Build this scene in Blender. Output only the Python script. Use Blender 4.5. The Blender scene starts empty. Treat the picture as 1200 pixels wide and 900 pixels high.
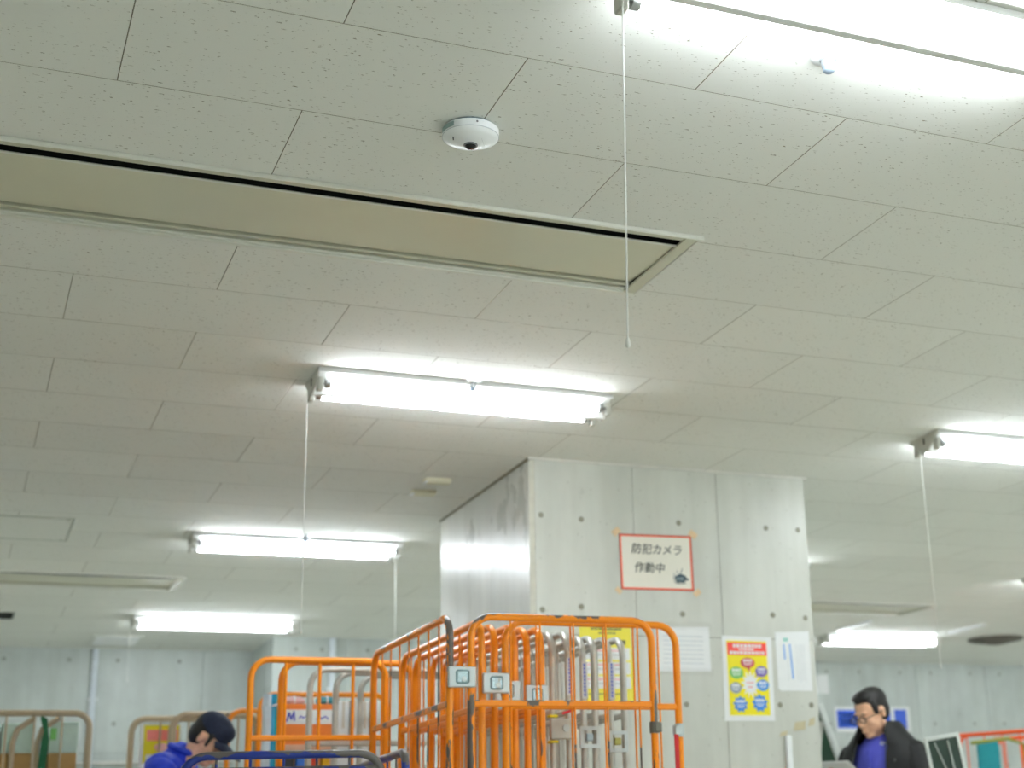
import bpy, bmesh, math, random
from mathutils import Vector, Matrix, Euler
random.seed(7)
PI = math.pi
scene = bpy.context.scene
COL = scene.collection

# ------------------------------------------------------------------ camera
CAM_H = 0.89
H = CAM_H + 1.8634                       # ceiling height
yaw, pitch, roll = math.radians(24.71963), math.radians(17.28817), math.radians(-2.15364)
fw = Vector((math.sin(yaw)*math.cos(pitch), math.cos(yaw)*math.cos(pitch), math.sin(pitch)))
r0 = Vector((math.cos(yaw), -math.sin(yaw), 0)); u0 = r0.cross(fw)
rt = r0*math.cos(roll) + u0*math.sin(roll); up = -r0*math.sin(roll) + u0*math.cos(roll)
cam = bpy.data.cameras.new('camera'); camo = bpy.data.objects.new('camera', cam); COL.objects.link(camo)
camo.matrix_world = Matrix(((rt.x, up.x, -fw.x, 0), (rt.y, up.y, -fw.y, 0), (rt.z, up.z, -fw.z, CAM_H), (0, 0, 0, 1)))
cam.sensor_width = 36; cam.lens = 1762.23/1200*36; cam.shift_x = -153.2/1200
cam.clip_start = 0.05; cam.clip_end = 100
cam.dof.use_dof = True; cam.dof.focus_distance = 3.9; cam.dof.aperture_fstop = 3.3
scene.camera = camo

# ------------------------------------------------------------------ world, exposure
w = bpy.data.worlds.new('world'); scene.world = w; w.use_nodes = True
w.node_tree.nodes['Background'].inputs[0].default_value = (0.8, 0.9, 1.0, 1)
w.node_tree.nodes['Background'].inputs[1].default_value = 0.05
vs = scene.view_settings
vs.view_transform = 'Standard'; vs.look = 'None'; vs.gamma = 1; vs.use_curve_mapping = False
vs.exposure = 0.74
TUBE_POWER = 26.0
scene.cycles.use_denoising = True
scene.cycles.max_bounces = 7; scene.cycles.diffuse_bounces = 5; scene.cycles.adaptive_threshold = 0.03; scene.cycles.sample_clamp_indirect = 6

# scratch scene in which modifiers and text are evaluated quickly
SCRATCH = bpy.data.scenes.new('scratch')
def evaluated_mesh(o):
    SCRATCH.collection.objects.link(o); vl = SCRATCH.view_layers[0]; vl.update()
    me = bpy.data.meshes.new_from_object(o.evaluated_get(vl.depsgraph))
    bpy.data.objects.remove(o); return me

# ------------------------------------------------------------------ materials
MATS = {}
def nodes(name):
    m = bpy.data.materials.new(name); m.use_nodes = True
    nt = m.node_tree; return m, nt, nt.nodes['Principled BSDF']
def N(nt, t, **kw):
    n = nt.nodes.new(t)
    for k, v in kw.items():
        if hasattr(n, k): setattr(n, k, v)
        else: n.inputs[k].default_value = v
    return n
def rgb(c): return (c[0], c[1], c[2], 1)
def srgb(r, g, b):
    f = lambda c: c/12.92 if c <= 0.04045 else ((c+0.055)/1.055)**2.4
    return (f(r/255), f(g/255), f(b/255))
def ramp(nt, fac, stops):
    n = nt.nodes.new('ShaderNodeValToRGB'); e = n.color_ramp.elements
    while len(e) < len(stops): e.new(0.5)
    for el, (p, c) in zip(e, stops): el.position = p; el.color = rgb(c)
    nt.links.new(fac, n.inputs[0]); return n
def coords(nt, kind, scale):
    if kind == 'world':
        g = nt.nodes.new('ShaderNodeNewGeometry'); out = g.outputs['Position']
    else:
        g = nt.nodes.new('ShaderNodeTexCoord'); out = g.outputs['Object']
    mp = nt.nodes.new('ShaderNodeMapping'); mp.inputs['Scale'].default_value = scale
    nt.links.new(out, mp.inputs['Vector']); return mp.outputs[0]
def plain(name, c, rough=0.5, metal=0.0, vary=0.06, scale=25, spec=0.5, bump=0.0):
    """one colour with a little procedural unevenness"""
    if name in MATS: return MATS[name]
    m, nt, b = nodes(name)
    co = coords(nt, 'object', (scale, scale, scale))
    no = N(nt, 'ShaderNodeTexNoise'); no.inputs['Scale'].default_value = 1; no.inputs['Detail'].default_value = 3
    nt.links.new(co, no.inputs['Vector'])
    lo = tuple(x*(1-vary) for x in c); hi = tuple(min(1, x*(1+vary)) for x in c)
    r = ramp(nt, no.outputs[0], [(0.3, lo), (0.7, hi)])
    nt.links.new(r.outputs[0], b.inputs['Base Color'])
    b.inputs['Roughness'].default_value = rough; b.inputs['Metallic'].default_value = metal
    b.inputs['Specular IOR Level'].default_value = spec
    if bump:
        bp = N(nt, 'ShaderNodeBump'); bp.inputs['Strength'].default_value = bump; bp.inputs['Distance'].default_value = 0.004
        nt.links.new(no.outputs[0], bp.inputs['Height']); nt.links.new(bp.outputs[0], b.inputs['Normal'])
    MATS[name] = m; return m
def worn_paint(name, c, worn, rough=0.3, amount=0.60, scale=(14, 14, 3.5)):
    m, nt, b = nodes(name)
    co = coords(nt, 'world', scale)
    no = N(nt, 'ShaderNodeTexNoise'); no.inputs['Scale'].default_value = 1; no.inputs['Detail'].default_value = 5
    no.inputs['Roughness'].default_value = 0.62
    nt.links.new(co, no.inputs['Vector'])
    # paint rubs off first along the tops of the tubes
    ge = nt.nodes.new('ShaderNodeNewGeometry'); sp = nt.nodes.new('ShaderNodeSeparateXYZ'); nt.links.new(ge.outputs['Normal'], sp.inputs[0])
    ab = N(nt, 'ShaderNodeMath', operation='MULTIPLY_ADD'); ab.inputs[1].default_value = 0.13; ab.use_clamp = False
    nt.links.new(sp.outputs['Z'], ab.inputs[0]); nt.links.new(no.outputs[0], ab.inputs[2])
    r = ramp(nt, ab.outputs[0], [(amount, (0, 0, 0)), (amount+0.012, (1, 1, 1))])
    mx = N(nt, 'ShaderNodeMixRGB'); mx.inputs[1].default_value = rgb(c); mx.inputs[2].default_value = rgb(worn)
    nt.links.new(r.outputs[0], mx.inputs[0]); nt.links.new(mx.outputs[0], b.inputs['Base Color'])
    b.inputs['Roughness'].default_value = rough
    MATS[name] = m; return m
def tile_material():
    m, nt, b = nodes('fissured_tile')
    base = srgb(236, 237, 231)
    # short dark fissures, longer along the tile
    co = coords(nt, 'world', (60, 190, 60))
    a = N(nt, 'ShaderNodeTexNoise'); a.inputs['Scale'].default_value = 1; a.inputs['Detail'].default_value = 2
    nt.links.new(co, a.inputs['Vector'])
    f1 = ramp(nt, a.outputs[0], [(0.675, (0, 0, 0)), (0.71, (1, 1, 1))])
    co2 = coords(nt, 'world', (5, 9, 5))
    a2 = N(nt, 'ShaderNodeTexNoise'); a2.inputs['Scale'].default_value = 1; a2.inputs['Detail'].default_value = 2
    nt.links.new(co2, a2.inputs['Vector'])
    f2 = ramp(nt, a2.outputs[0], [(0.30, (0, 0, 0)), (0.50, (1, 1, 1))])
    mul = N(nt, 'ShaderNodeMixRGB', blend_type='MULTIPLY'); mul.inputs[0].default_value = 1
    nt.links.new(f1.outputs[0], mul.inputs[1]); nt.links.new(f2.outputs[0], mul.inputs[2])
    oi = nt.nodes.new('ShaderNodeObjectInfo')
    tone = ramp(nt, oi.outputs['Random'], [(0, tuple(x*0.965 for x in base)), (1, base)])
    mx = N(nt, 'ShaderNodeMixRGB'); mx.inputs[2].default_value = rgb(srgb(126, 118, 98))
    nt.links.new(tone.outputs[0], mx.inputs[1]); nt.links.new(mul.outputs[0], mx.inputs[0])
    nt.links.new(mx.outputs[0], b.inputs['Base Color'])
    bp = N(nt, 'ShaderNodeBump'); bp.invert = True; bp.inputs['Strength'].default_value = 0.5; bp.inputs['Distance'].default_value = 0.002
    nt.links.new(mul.outputs[0], bp.inputs['Height']); nt.links.new(bp.outputs[0], b.inputs['Normal'])
    b.inputs['Roughness'].default_value = 0.85; b.inputs['Specular IOR Level'].default_value = 0.2
    MATS['tile'] = m; return m
def concrete(name, base, rough=0.42, stain=0.12):
    m, nt, b = nodes(name)
    co = coords(nt, 'world', (1.4, 1.4, 0.9))
    a = N(nt, 'ShaderNodeTexNoise'); a.inputs['Scale'].default_value = 1.6; a.inputs['Detail'].default_value = 7; a.inputs['Roughness'].default_value = 0.62
    nt.links.new(co, a.inputs['Vector'])
    lo = tuple(x*(1-stain) for x in base); hi = tuple(min(1, x*(1+stain)) for x in base)
    r = ramp(nt, a.outputs[0], [(0.32, lo), (0.5, base), (0.7, hi)])
    co2 = coords(nt, 'world', (9, 9, 0.7))
    s = N(nt, 'ShaderNodeTexNoise'); s.inputs['Scale'].default_value = 1; s.inputs['Detail'].default_value = 4
    nt.links.new(co2, s.inputs['Vector'])
    r2 = ramp(nt, s.outputs[0], [(0.35, (0.90, 0.90, 0.89)), (0.65, (1, 1, 1))])
    mul = N(nt, 'ShaderNodeMixRGB', blend_type='MULTIPLY'); mul.inputs[0].default_value = 1
    nt.links.new(r.outputs[0], mul.inputs[1]); nt.links.new(r2.outputs[0], mul.inputs[2])
    # pin-size air bubbles
    co3 = coords(nt, 'world', (22, 22, 22))
    v = N(nt, 'ShaderNodeTexVoronoi'); v.inputs['Scale'].default_value = 1
    nt.links.new(co3, v.inputs['Vector'])
    r3 = ramp(nt, v.outputs['Distance'], [(0.06, (0.62, 0.61, 0.57)), (0.11, (1, 1, 1))])
    mul2 = N(nt, 'ShaderNodeMixRGB', blend_type='MULTIPLY'); mul2.inputs[0].default_value = 0.7
    nt.links.new(mul.outputs[0], mul2.inputs[1]); nt.links.new(r3.outputs[0], mul2.inputs[2])
    nt.links.new(mul2.outputs[0], b.inputs['Base Color'])
    rr = ramp(nt, a.outputs[0], [(0.3, (rough-0.08,)*3), (0.7, (rough+0.12,)*3)])
    nt.links.new(rr.outputs[0], b.inputs['Roughness'])
    bp = N(nt, 'ShaderNodeBump'); bp.inputs['Strength'].default_value = 0.12; bp.inputs['Distance'].default_value = 0.005
    nt.links.new(a.outputs[0], bp.inputs['Height']); nt.links.new(bp.outputs[0], b.inputs['Normal'])
    MATS[name] = m; return m
def emit(name, c, s):
    m, nt, b = nodes(name)
    b.inputs['Base Color'].default_value = rgb((0.9, 0.9, 0.9))
    b.inputs['Emission Color'].default_value = rgb(c); b.inputs['Emission Strength'].default_value = s
    MATS[name] = m; return m
def film(name):
    """clear plastic sleeve"""
    m, nt, b = nodes(name)
    b.inputs['Base Color'].default_value = (0.95, 0.96, 0.96, 1); b.inputs['Roughness'].default_value = 0.12
    b.inputs['Alpha'].default_value = 0.09
    MATS[name] = m; return m

M_TILE = tile_material()
M_COLUMN = concrete('column_concrete', srgb(208, 210, 201), 0.32, 0.08)
M_WALL = concrete('wall_concrete', srgb(194, 202, 198), 0.34, 0.12)
M_PAINTED = plain('white_painted_wall', srgb(236, 237, 230), 0.5, vary=0.02, scale=2)
M_TUBE = emit('lit_tube', (0.925, 0.985, 1.05), TUBE_POWER)
M_ENAMEL = plain('white_enamel', srgb(238, 240, 238), 0.3, vary=0.01)
M_SOCKET = plain('socket_plastic', srgb(205, 205, 196), 0.45, vary=0.03)
M_CAPMETAL = plain('tube_cap_metal', srgb(170, 172, 172), 0.3, 0.85)
M_CORD = plain('white_cord', srgb(228, 230, 224), 0.7)
M_PLASTIC = plain('white_plastic', srgb(240, 243, 244), 0.28, vary=0.01)
M_BLACK = plain('black_glass', srgb(14, 15, 17), 0.08, vary=0.02)
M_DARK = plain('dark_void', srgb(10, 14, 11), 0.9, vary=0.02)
M_VENT = plain('cream_painted_steel', srgb(205, 204, 183), 0.26, vary=0.03, scale=3)
M_VENTRIM = plain('pale_aluminium', srgb(226, 227, 218), 0.28, 0.25, vary=0.02)
M_GALV = plain('galvanised_steel', srgb(196, 196, 188), 0.36, 0.35, vary=0.08)
M_LATCH = plain('zinc_latch', srgb(196, 204, 204), 0.28, 0.7, vary=0.06)
M_ORANGE = worn_paint('worn_orange_paint', srgb(255, 148, 12), srgb(104, 96, 88), 0.28, 0.565)
M_ORANGE2 = plain('orange_paint', srgb(255, 150, 14), 0.28, vary=0.05)
M_BLUE = worn_paint('worn_blue_paint', srgb(28, 52, 140), srgb(96, 92, 88), 0.28, 0.53, (6, 6, 6))
M_BEIGE = plain('beige_painted_steel', srgb(190, 172, 142), 0.35, vary=0.06)
M_RUBBER = plain('black_rubber', srgb(30, 30, 30), 0.7)
M_PAPER = plain('white_paper', srgb(236, 238, 238), 0.55, vary=0.01)
M_CREAMPAPER = plain('cream_paper', srgb(233, 230, 216), 0.5, vary=0.01)
M_YELLOW = plain('yellow_print', srgb(242, 228, 8), 0.45, vary=0.02)
M_RED = plain('red_print', srgb(243, 74, 62), 0.45, vary=0.02)
M_FILM = film('clear_film')
M_INK = plain('black_ink', srgb(38, 40, 40), 0.6)
M_CARD = plain('cardboard', srgb(190, 154, 98), 0.8, vary=0.05)
M_MINT = plain('pale_mint_carton', srgb(206, 228, 216), 0.7)
M_GREEN = plain('dark_green_webbing', srgb(16, 98, 58), 0.7)
M_SKIN = plain('skin', srgb(238, 186, 152), 0.5, vary=0.05, scale=40)
M_HAIR = plain('black_hair', srgb(24, 22, 22), 0.55, vary=0.2, scale=90, bump=0.5)
M_FLOOR = plain('pale_floor_paint', srgb(224, 225, 212), 0.45, vary=0.08, scale=1.5)
M_TAPE = plain('masking_tape', srgb(222, 196, 156), 0.6)

# ------------------------------------------------------------------ geometry helpers
class MB:
    def __init__(s): s.v = []; s.f = []; s.smooth = False
    def add(s, vs, fs):
        n = len(s.v); s.v += [tuple(v) for v in vs]; s.f += [tuple(i+n for i in f) for f in fs]; return s
    def box(s, c, d, rot=None):
        hx, hy, hz = d[0]/2, d[1]/2, d[2]/2; c = Vector(c); vs = []
        for x, y, z in ((-1,-1,-1),(1,-1,-1),(1,1,-1),(-1,1,-1),(-1,-1,1),(1,-1,1),(1,1,1),(-1,1,1)):
            p = Vector((x*hx, y*hy, z*hz))
            if rot is not None: p = rot @ p
            vs.append(p+c)
        return s.add(vs, [(0,3,2,1),(4,5,6,7),(0,1,5,4),(1,2,6,5),(2,3,7,6),(3,0,4,7)])
    def bbox(s, x0, x1, y0, y1, z0, z1): return s.box(((x0+x1)/2, (y0+y1)/2, (z0+z1)/2), (x1-x0, y1-y0, z1-z0))
    def bevbox(s, x0, x1, y0, y1, z0, z1, b):
        """box with all edges chamfered"""
        bm = bmesh.new(); bmesh.ops.create_cube(bm, size=1)
        for v in bm.verts: v.co = Vector(((x0+x1)/2+v.co.x*(x1-x0), (y0+y1)/2+v.co.y*(y1-y0), (z0+z1)/2+v.co.z*(z1-z0)))
        bmesh.ops.bevel(bm, geom=bm.edges[:], offset=b, segments=1, affect='EDGES')
        bm.verts.index_update(); s.add([v.co for v in bm.verts], [[v.index for v in f.verts] for f in bm.faces]); bm.free(); return s
    def tube(s, pts, r, n=8, caps=True):
        pts = [Vector(p) for p in pts]; rs = r if isinstance(r, (list, tuple)) else [r]*len(pts)
        rings = []; prev = None
        for i, p in enumerate(pts):
            t = (pts[min(i+1, len(pts)-1)] - pts[max(i-1, 0)]).normalized()
            if prev is None:
                a = Vector((0, 0, 1)) if abs(t.z) < 0.9 else Vector((1, 0, 0)); nrm = t.cross(a).normalized()
            else:
                nrm = (prev - t*prev.dot(t)).normalized()
            prev = nrm; bn = t.cross(nrm)
            rings.append([p + (nrm*math.cos(2*PI*k/n) + bn*math.sin(2*PI*k/n))*rs[i] for k in range(n)])
        vs = [q for rg in rings for q in rg]; fs = []
        for i in range(len(rings)-1):
            for k in range(n): fs.append((i*n+k, i*n+(k+1) % n, (i+1)*n+(k+1) % n, (i+1)*n+k))
        if caps: fs += [tuple(range(n))[::-1], tuple((len(rings)-1)*n+k for k in range(n))]
        s.smooth = True; return s.add(vs, fs)
    def lathe(s, prof, n=24, axis='z', at=(0, 0, 0)):
        vs = []; at = Vector(at)
        for r, z in prof:
            for k in range(n):
                c, d = r*math.cos(2*PI*k/n), r*math.sin(2*PI*k/n)
                vs.append(at + Vector((c, d, z) if axis == 'z' else ((z, c, d) if axis == 'x' else (c, z, d))))
        fs = []
        for i in range(len(prof)-1):
            for k in range(n): fs.append((i*n+k, i*n+(k+1) % n, (i+1)*n+(k+1) % n, (i+1)*n+k))
        fs += [tuple(range(n))[::-1], tuple((len(prof)-1)*n+k for k in range(n))]
        s.smooth = True; return s.add(vs, fs)
    def prism(s, poly, x0, x1):
        """polygon in (y,z) extruded along x"""
        n = len(poly); vs = [(x0, y, z) for y, z in poly] + [(x1, y, z) for y, z in poly]
        fs = [tuple(range(n))[::-1], tuple(range(n, 2*n))] + [(k, (k+1) % n, n+(k+1) % n, n+k) for k in range(n)]
        return s.add(vs, fs)
    def plate(s, poly, y0, y1):
        """polygon in (x,z) extruded along y (front face at y0)"""
        n = len(poly); vs = [(x, y0, z) for x, z in poly] + [(x, y1, z) for x, z in poly]
        fs = [tuple(range(n)), tuple(range(n, 2*n))[::-1]] + [((k+1) % n, k, n+k, n+(k+1) % n) for k in range(n)]
        return s.add(vs, fs)
    def mesh(s, name, mat):
        me = bpy.data.meshes.new(name); me.from_pydata(s.v, [], s.f); me.validate()
        bm = bmesh.new(); bm.from_mesh(me); bmesh.ops.recalc_face_normals(bm, faces=bm.faces[:])
        if s.smooth:
            for f in bm.faces: f.smooth = True
            for e in bm.edges:
                if len(e.link_faces) == 2 and e.calc_face_angle(0) > 0.7: e.smooth = False
        bm.to_mesh(me); bm.free()
        if mat: me.materials.append(mat)
        return me
def link(name, data, parent=None, loc=(0, 0, 0), rot=(0, 0, 0)):
    o = bpy.data.objects.new(name, data); COL.objects.link(o)
    o.location = loc; o.rotation_euler = rot
    if parent: o.parent = parent
    return o
def obj(name, mb, mat, parent=None, loc=(0, 0, 0), rot=(0, 0, 0)): return link(name, mb.mesh(name, mat), parent, loc, rot)
def tag(o, label, cat, group=None):
    o['label'] = label; o['category'] = cat
    if group: o['group'] = group
    return o
def thing(name, label, cat, loc=(0, 0, 0), rotz=0, group=None):
    o = link(name, None, None, loc, (0, 0, rotz)); o.empty_display_size = 0.1
    return tag(o, label, cat, group)
def struct(name, mb, mat, loc=(0, 0, 0)):
    o = obj(name, mb, mat, None, loc); o['kind'] = 'structure'; return o
def B(*a): return MB().bbox(*a)
def text_mesh(body, size, mat, name, shear=0.0, bold=0.0, depth=0.0006):
    c = bpy.data.curves.new(name, 'FONT'); c.body = body; c.size = size; c.shear = shear; c.offset = bold; c.extrude = depth
    c.align_x = 'LEFT'; t = bpy.data.objects.new(name, c)
    me = evaluated_mesh(t); me.materials.clear(); me.materials.append(mat); me.name = name
    return me

# ------------------------------------------------------------------ room shell
XL, XR, YB, YF = -4.0, 13.0, -5.0, 14.0
struct('floor', B(XL-0.2, XR+0.2, YB-0.2, YF+0.2, -0.1, 0), M_FLOOR)
struct('wall_left', B(XL-0.2, XL, YB, YF, 0, H+0.3), M_PAINTED)
struct('wall_right', B(XR, XR+0.2, YB, YF, 0, H+0.3), M_PAINTED)
struct('wall_rear', B(XL-0.2, XR+0.2, YB-0.2, YB, 0, H+0.3), M_PAINTED)
ceiling = struct('ceiling', B(XL-0.2, XR+0.2, YB-0.2, YF+0.2, H+0.14, H+0.3), plain('dark_plenum', srgb(92, 86, 70), 0.9))

# far wall: a core with cast panels standing 15 mm proud, joints between them
def panel_wall(name, x0, x1, y, pw, face_dir, mat, holes=True, zsplit=(0, 0.96, 1.86, H+0.1), off=0.0):
    core = struct(name, B(x0, x1, y+0.015, y+0.2, 0, H+0.12), mat)
    x = x0 + off
    xs = [x0]
    while x < x1-0.05:
        if x > x0+0.05: xs.append(x)
        x += pw
    xs.append(x1)
    hole = MB().lathe([(0.016, 0), (0.018, -0.002), (0.010, -0.004)], 10, 'y')
    hm = hole.mesh('tie_hole', plain('wall_hole_mortar', srgb(148, 150, 144), 0.8))
    for a, b_ in zip(xs[:-1], xs[1:]):
        for za, zb in zip(zsplit[:-1], zsplit[1:]):
            p = obj('concrete_panel', MB().bevbox(a+0.0015, b_-0.0015, y, y+0.016, za+0.0015, zb-0.0015, 0.003), mat, core)
            if holes and zb > 1.2 and b_-a > 0.5:
                for hx in (a+0.2, b_-0.2):
                    for hz in ((za+0.25, zb-0.2) if zb-za > 0.8 else (za+0.25,)):
                        link('tie_hole', hm, p, (hx, y, hz))
    return core
panel_wall('wall_far', XL, 2.43, YF-0.05, 0.92, -1, M_WALL, off=0.48)
panel_wall('wall_front_block', 2.43, 6.4, 12.98, 0.92, -1, M_WALL, off=0.62)
struct('wall_block_side', B(2.43, 2.63, 13.2, YF-0.03, 0, H+0.12), M_WALL)
panel_wall('wall_far_right', 6.4, XR, YF-0.08, 0.92, -1, M_WALL, off=0.39)

# ------------------------------------------------------------------ ceiling tiles (910 x 455, half bond)
TX0, TY0, TL, TWD, TTH, GAP = 0.2308, 3.0766, 0.91, 0.455, 0.012, 0.0023
# tile rows cut out by the long ceiling vents, (row: [(x0, x1)]), and the hatch
CUT = {2: [(-1.62, 2.035)], 16: [(-2.3, 1.335), (4.6, 7.33)]}
tile_cache = {}
def vtile(ln):
    g, e = GAP/2, 0.00005
    mb = MB(); mb.add([(g, g, 0), (ln-g, g, 0), (ln-g, TWD-g, 0), (g, TWD-g, 0)] + [(x, y, z) for z in (0.0028, TTH) for x, y in ((e, e), (ln-e, e), (ln-e, TWD-e), (e, TWD-e))],
        [(0, 3, 2, 1)] + [(k, (k+1) % 4, 4+(k+1) % 4, 4+k) for k in range(4)] + [(4+k, 4+(k+1) % 4, 8+(k+1) % 4, 8+k) for k in range(4)] + [(8, 9, 10, 11)])
    return mb
M_TILEEDGE = plain('raw_tile_edge', srgb(124, 116, 94), 0.9, vary=0.05)
def tile_mesh(ln):
    me = vtile(ln).mesh('ceiling_tile', M_TILE); me.materials.append(M_TILEEDGE)
    for p in me.polygons:
        if p.center.z > 0.001 and p.normal.z < 0.9: p.material_index = 1      # cut edge of the board
    return me
rest = MB()
for j in range(-17, 24):
    y0 = TY0 + j*TWD; y1 = y0 + TWD
    if y0 < YB or y1 > YF+0.3: continue
    offx = 0.5*(j % 2)
    for i in range(-6, 16):
        x0 = TX0 + (i+offx)*TL; x1 = x0 + TL
        segs = [(x0, x1)]
        for (c0, c1) in CUT.get(j, []):
            ns = []
            for a, b_ in segs:
                if c1 <= a or c0 >= b_: ns.append((a, b_)); continue
                if c0 > a: ns.append((a, c0))
                if c1 < b_: ns.append((c1, b_))
            segs = ns
        for a, b_ in segs:
            if b_-a < 0.02: continue
            yc = (y0+y1)/2
            seen = 1.6 < yc < 14.1 and b_ > 0.0 and a < 0.80*yc+0.25
            hid = (2.43 < a and b_ < 4.05 and 6.72 < y0 and y1 < 8.2) or (a > 2.4 and b_ < 6.4 and y0 > 13)
            if seen and not hid:
                key = round(b_-a, 4)
                if key not in tile_cache:
                    tile_cache[key] = tile_mesh(key)
                link('ceiling_tile', tile_cache[key], ceiling, (a, y0, H))
            else:
                rest.bbox(a+GAP/2, b_-GAP/2, y0+GAP/2, y1-GAP/2, H, H+TTH)
o = obj('ceiling_tile_field', rest, M_TILE, ceiling); o['kind'] = 'stuff'

# ------------------------------------------------------------------ column
CX0, CX1, CY0, CY1 = 2.467, 4.007, 6.712, 8.20
col = struct('wall_column', B(CX0+0.012, CX1-0.012, CY0+0.012, CY1-0.012, 0, H+0.1), M_COLUMN)
hm = MB().lathe([(0.0135, 0), (0.0145, -0.0015), (0.007, -0.0025)], 12, 'y').mesh('tie_hole', plain('hole_mortar', srgb(142, 140, 124), 0.8))
hcol = [(2.52, 2.47), (2.73, 2.46), (3.26, 2.47), (3.76, 2.47), (3.95, 2.47), (2.52, 2.01), (2.72, 2.03), (3.26, 2.01), (3.77, 2.02),
        (3.96, 2.01), (3.26, 1.57), (3.78, 1.57), (3.96, 1.57), (2.52, 1.57), (2.72, 1.57)]
ZS = (0, 0.95, 1.895, H+0.08)
for a, b_ in ((CX0+0.022, 3.011), (3.011, 3.481), (3.481, CX1-0.004)):
    for za, zb in zip(ZS[:-1], ZS[1:]):
        p = obj('concrete_panel', MB().bevbox(a+0.001, b_-0.001, CY0, CY0+0.013, za+0.001, zb-0.001, 0.002), M_COLUMN, col)
        for hx, hz in hcol:
            if a < hx < b_ and za < hz < zb: link('tie_hole', hm, p, (hx, CY0, hz))
for a, b_ in ((CY0+0.022, 7.31), (7.31, 7.66), (7.66, CY1)):
    for za, zb in zip(ZS[:-1], ZS[1:]):
        obj('concrete_panel', MB().bevbox(CX0, CX0+0.013, a+0.001, b_-0.001, za+0.001, zb-0.001, 0.002), M_COLUMN, col)
        obj('concrete_panel', MB().bevbox(CX1-0.013, CX1, a+0.001, b_-0.001, za+0.001, zb-0.001, 0.002), M_COLUMN, col)
ch = MB()
ch.add([(CX0, CY0+0.021, 0), (CX0+0.021, CY0, 0), (CX0+0.021, CY0+0.021, 0), (CX0, CY0+0.021, H+0.08), (CX0+0.021, CY0, H+0.08), (CX0+0.021, CY0+0.021, H+0.08)],
       [(0, 1, 2), (3, 5, 4), (0, 3, 4, 1), (1, 4, 5, 2), (2, 5, 3, 0)])
obj('corner_chamfer', ch, plain('chamfer_concrete', srgb(214, 213, 198), 0.5), col)
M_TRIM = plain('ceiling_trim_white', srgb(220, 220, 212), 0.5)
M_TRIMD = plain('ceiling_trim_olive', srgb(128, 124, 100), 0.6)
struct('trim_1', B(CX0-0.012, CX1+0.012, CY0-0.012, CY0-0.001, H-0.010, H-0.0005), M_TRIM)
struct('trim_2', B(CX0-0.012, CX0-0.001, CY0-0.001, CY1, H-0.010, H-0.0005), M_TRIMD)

# ------------------------------------------------------------------ fluorescent lights
FL = 1.25
def make_light_meshes():
    d = {}
    hs = MB().prism([(-0.124, 0), (-0.124, -0.020), (-0.120, -0.020), (-0.116, -0.012), (-0.012, -0.080), (0.012, -0.080), (0.116, -0.012), (0.120, -0.020), (0.124, -0.020), (0.124, 0)], 0, FL)
    d['housing'] = hs.mesh('housing', M_ENAMEL)
    d['end_plate'] = MB().prism([(-0.116, -0.002), (-0.116, -0.014), (-0.016, -0.083), (0.016, -0.083), (0.116, -0.014), (0.116, -0.002)], -0.003, 0.004).mesh('end_plate', M_SOCKET)
    d['tube'] = MB().lathe([(0.006, 0.052), (0.0165, 0.056), (0.0165, FL-0.056), (0.006, FL-0.052)], 14, 'x').mesh('fluorescent_tube', M_TUBE)
    d['cap'] = MB().lathe([(0.004, 0), (0.004, 0.012), (0.0168, 0.013), (0.0168, 0.034), (0.016, 0.035)], 14, 'x').mesh('end_cap', M_CAPMETAL)
    so = MB().bevbox(0, 0.022, -0.019, 0.019, -0.030, 0.024, 0.004); d['socket'] = so.mesh('socket', M_SOCKET)
    d['slot'] = MB().bbox(-0.0045, -0.003, -0.006, 0.006, -0.045, -0.015).mesh('switch_slot', M_INK)
    return d
LM = make_light_meshes()
def light(x, y, label, cord=None, cord_x=0.03, lean=0.004, group='ceiling batten lights'):
    t = thing('ceiling_light', label, 'ceiling light', (x, y, H-0.0008), 0, group)
    link('housing', LM['housing'], t)
    for ex, s in ((0.0, 1), (FL, -1)):
        e = link('end_plate', LM['end_plate'], t, (ex, 0, 0), (0, 0, 0 if s > 0 else PI))
        link('switch_slot', LM['slot'], e)
    for sy in (-1, 1):
        tb = link('fluorescent_tube', LM['tube'], t, (0, sy*0.082, -0.056))
        link('end_cap', LM['cap'], tb, (0.022, 0, 0)); link('end_cap', LM['cap'], tb, (FL-0.022, 0, 0), (0, 0, PI))
        for ex, rz in ((0.002, 0), (FL-0.002, PI)):
            link('socket', LM['socket'], t, (ex, sy*0.082, -0.056), (0, 0, rz))
        arm = None
    for ex in (0.008, FL-0.030):
        obj('socket_arm', MB().bevbox(ex, ex+0.018, -0.092, 0.092, -0.052, -0.040, 0.003), M_SOCKET, t)
    if cord:
        c = obj('pull_cord', MB().tube([(cord_x, 0.06, -0.062), (cord_x+lean*0.4, 0.06, -0.062-cord*0.4), (cord_x+lean, 0.06, -0.062-cord)], 0.0019, 6), M_CORD, t)
        obj('cord_knob', MB().lathe([(0.001, 0.006), (0.004, 0.0), (0.0055, -0.014), (0.003, -0.018)], 10), M_CORD, c, (cord_x+lean, 0.06, -0.062-cord))
    return t
light(1.200, 2.590, 'twin-tube batten light at the top right, nearest one, with long pull cord', 0.80, 0.006, -0.016)
light(1.190, 5.73, 'twin-tube batten light left of the column top, next after the dome camera', 0.94, -0.006)
light(1.180, 8.97, 'twin-tube batten light over the far carts, second row from the far wall', None)
light(1.195, 12.13, 'farthest batten light on the left, low above the capped man', 0.40, -0.004)
light(4.142, 5.79, 'twin-tube batten light cut by the right edge, with long pull cord', 1.02, 0.012)
light(4.065, 9.0, 'batten light hidden behind the column with only its right end showing', 0.95, FL-0.004)
light(7.27, 8.98, 'batten light just entering the picture at the right edge')
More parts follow.
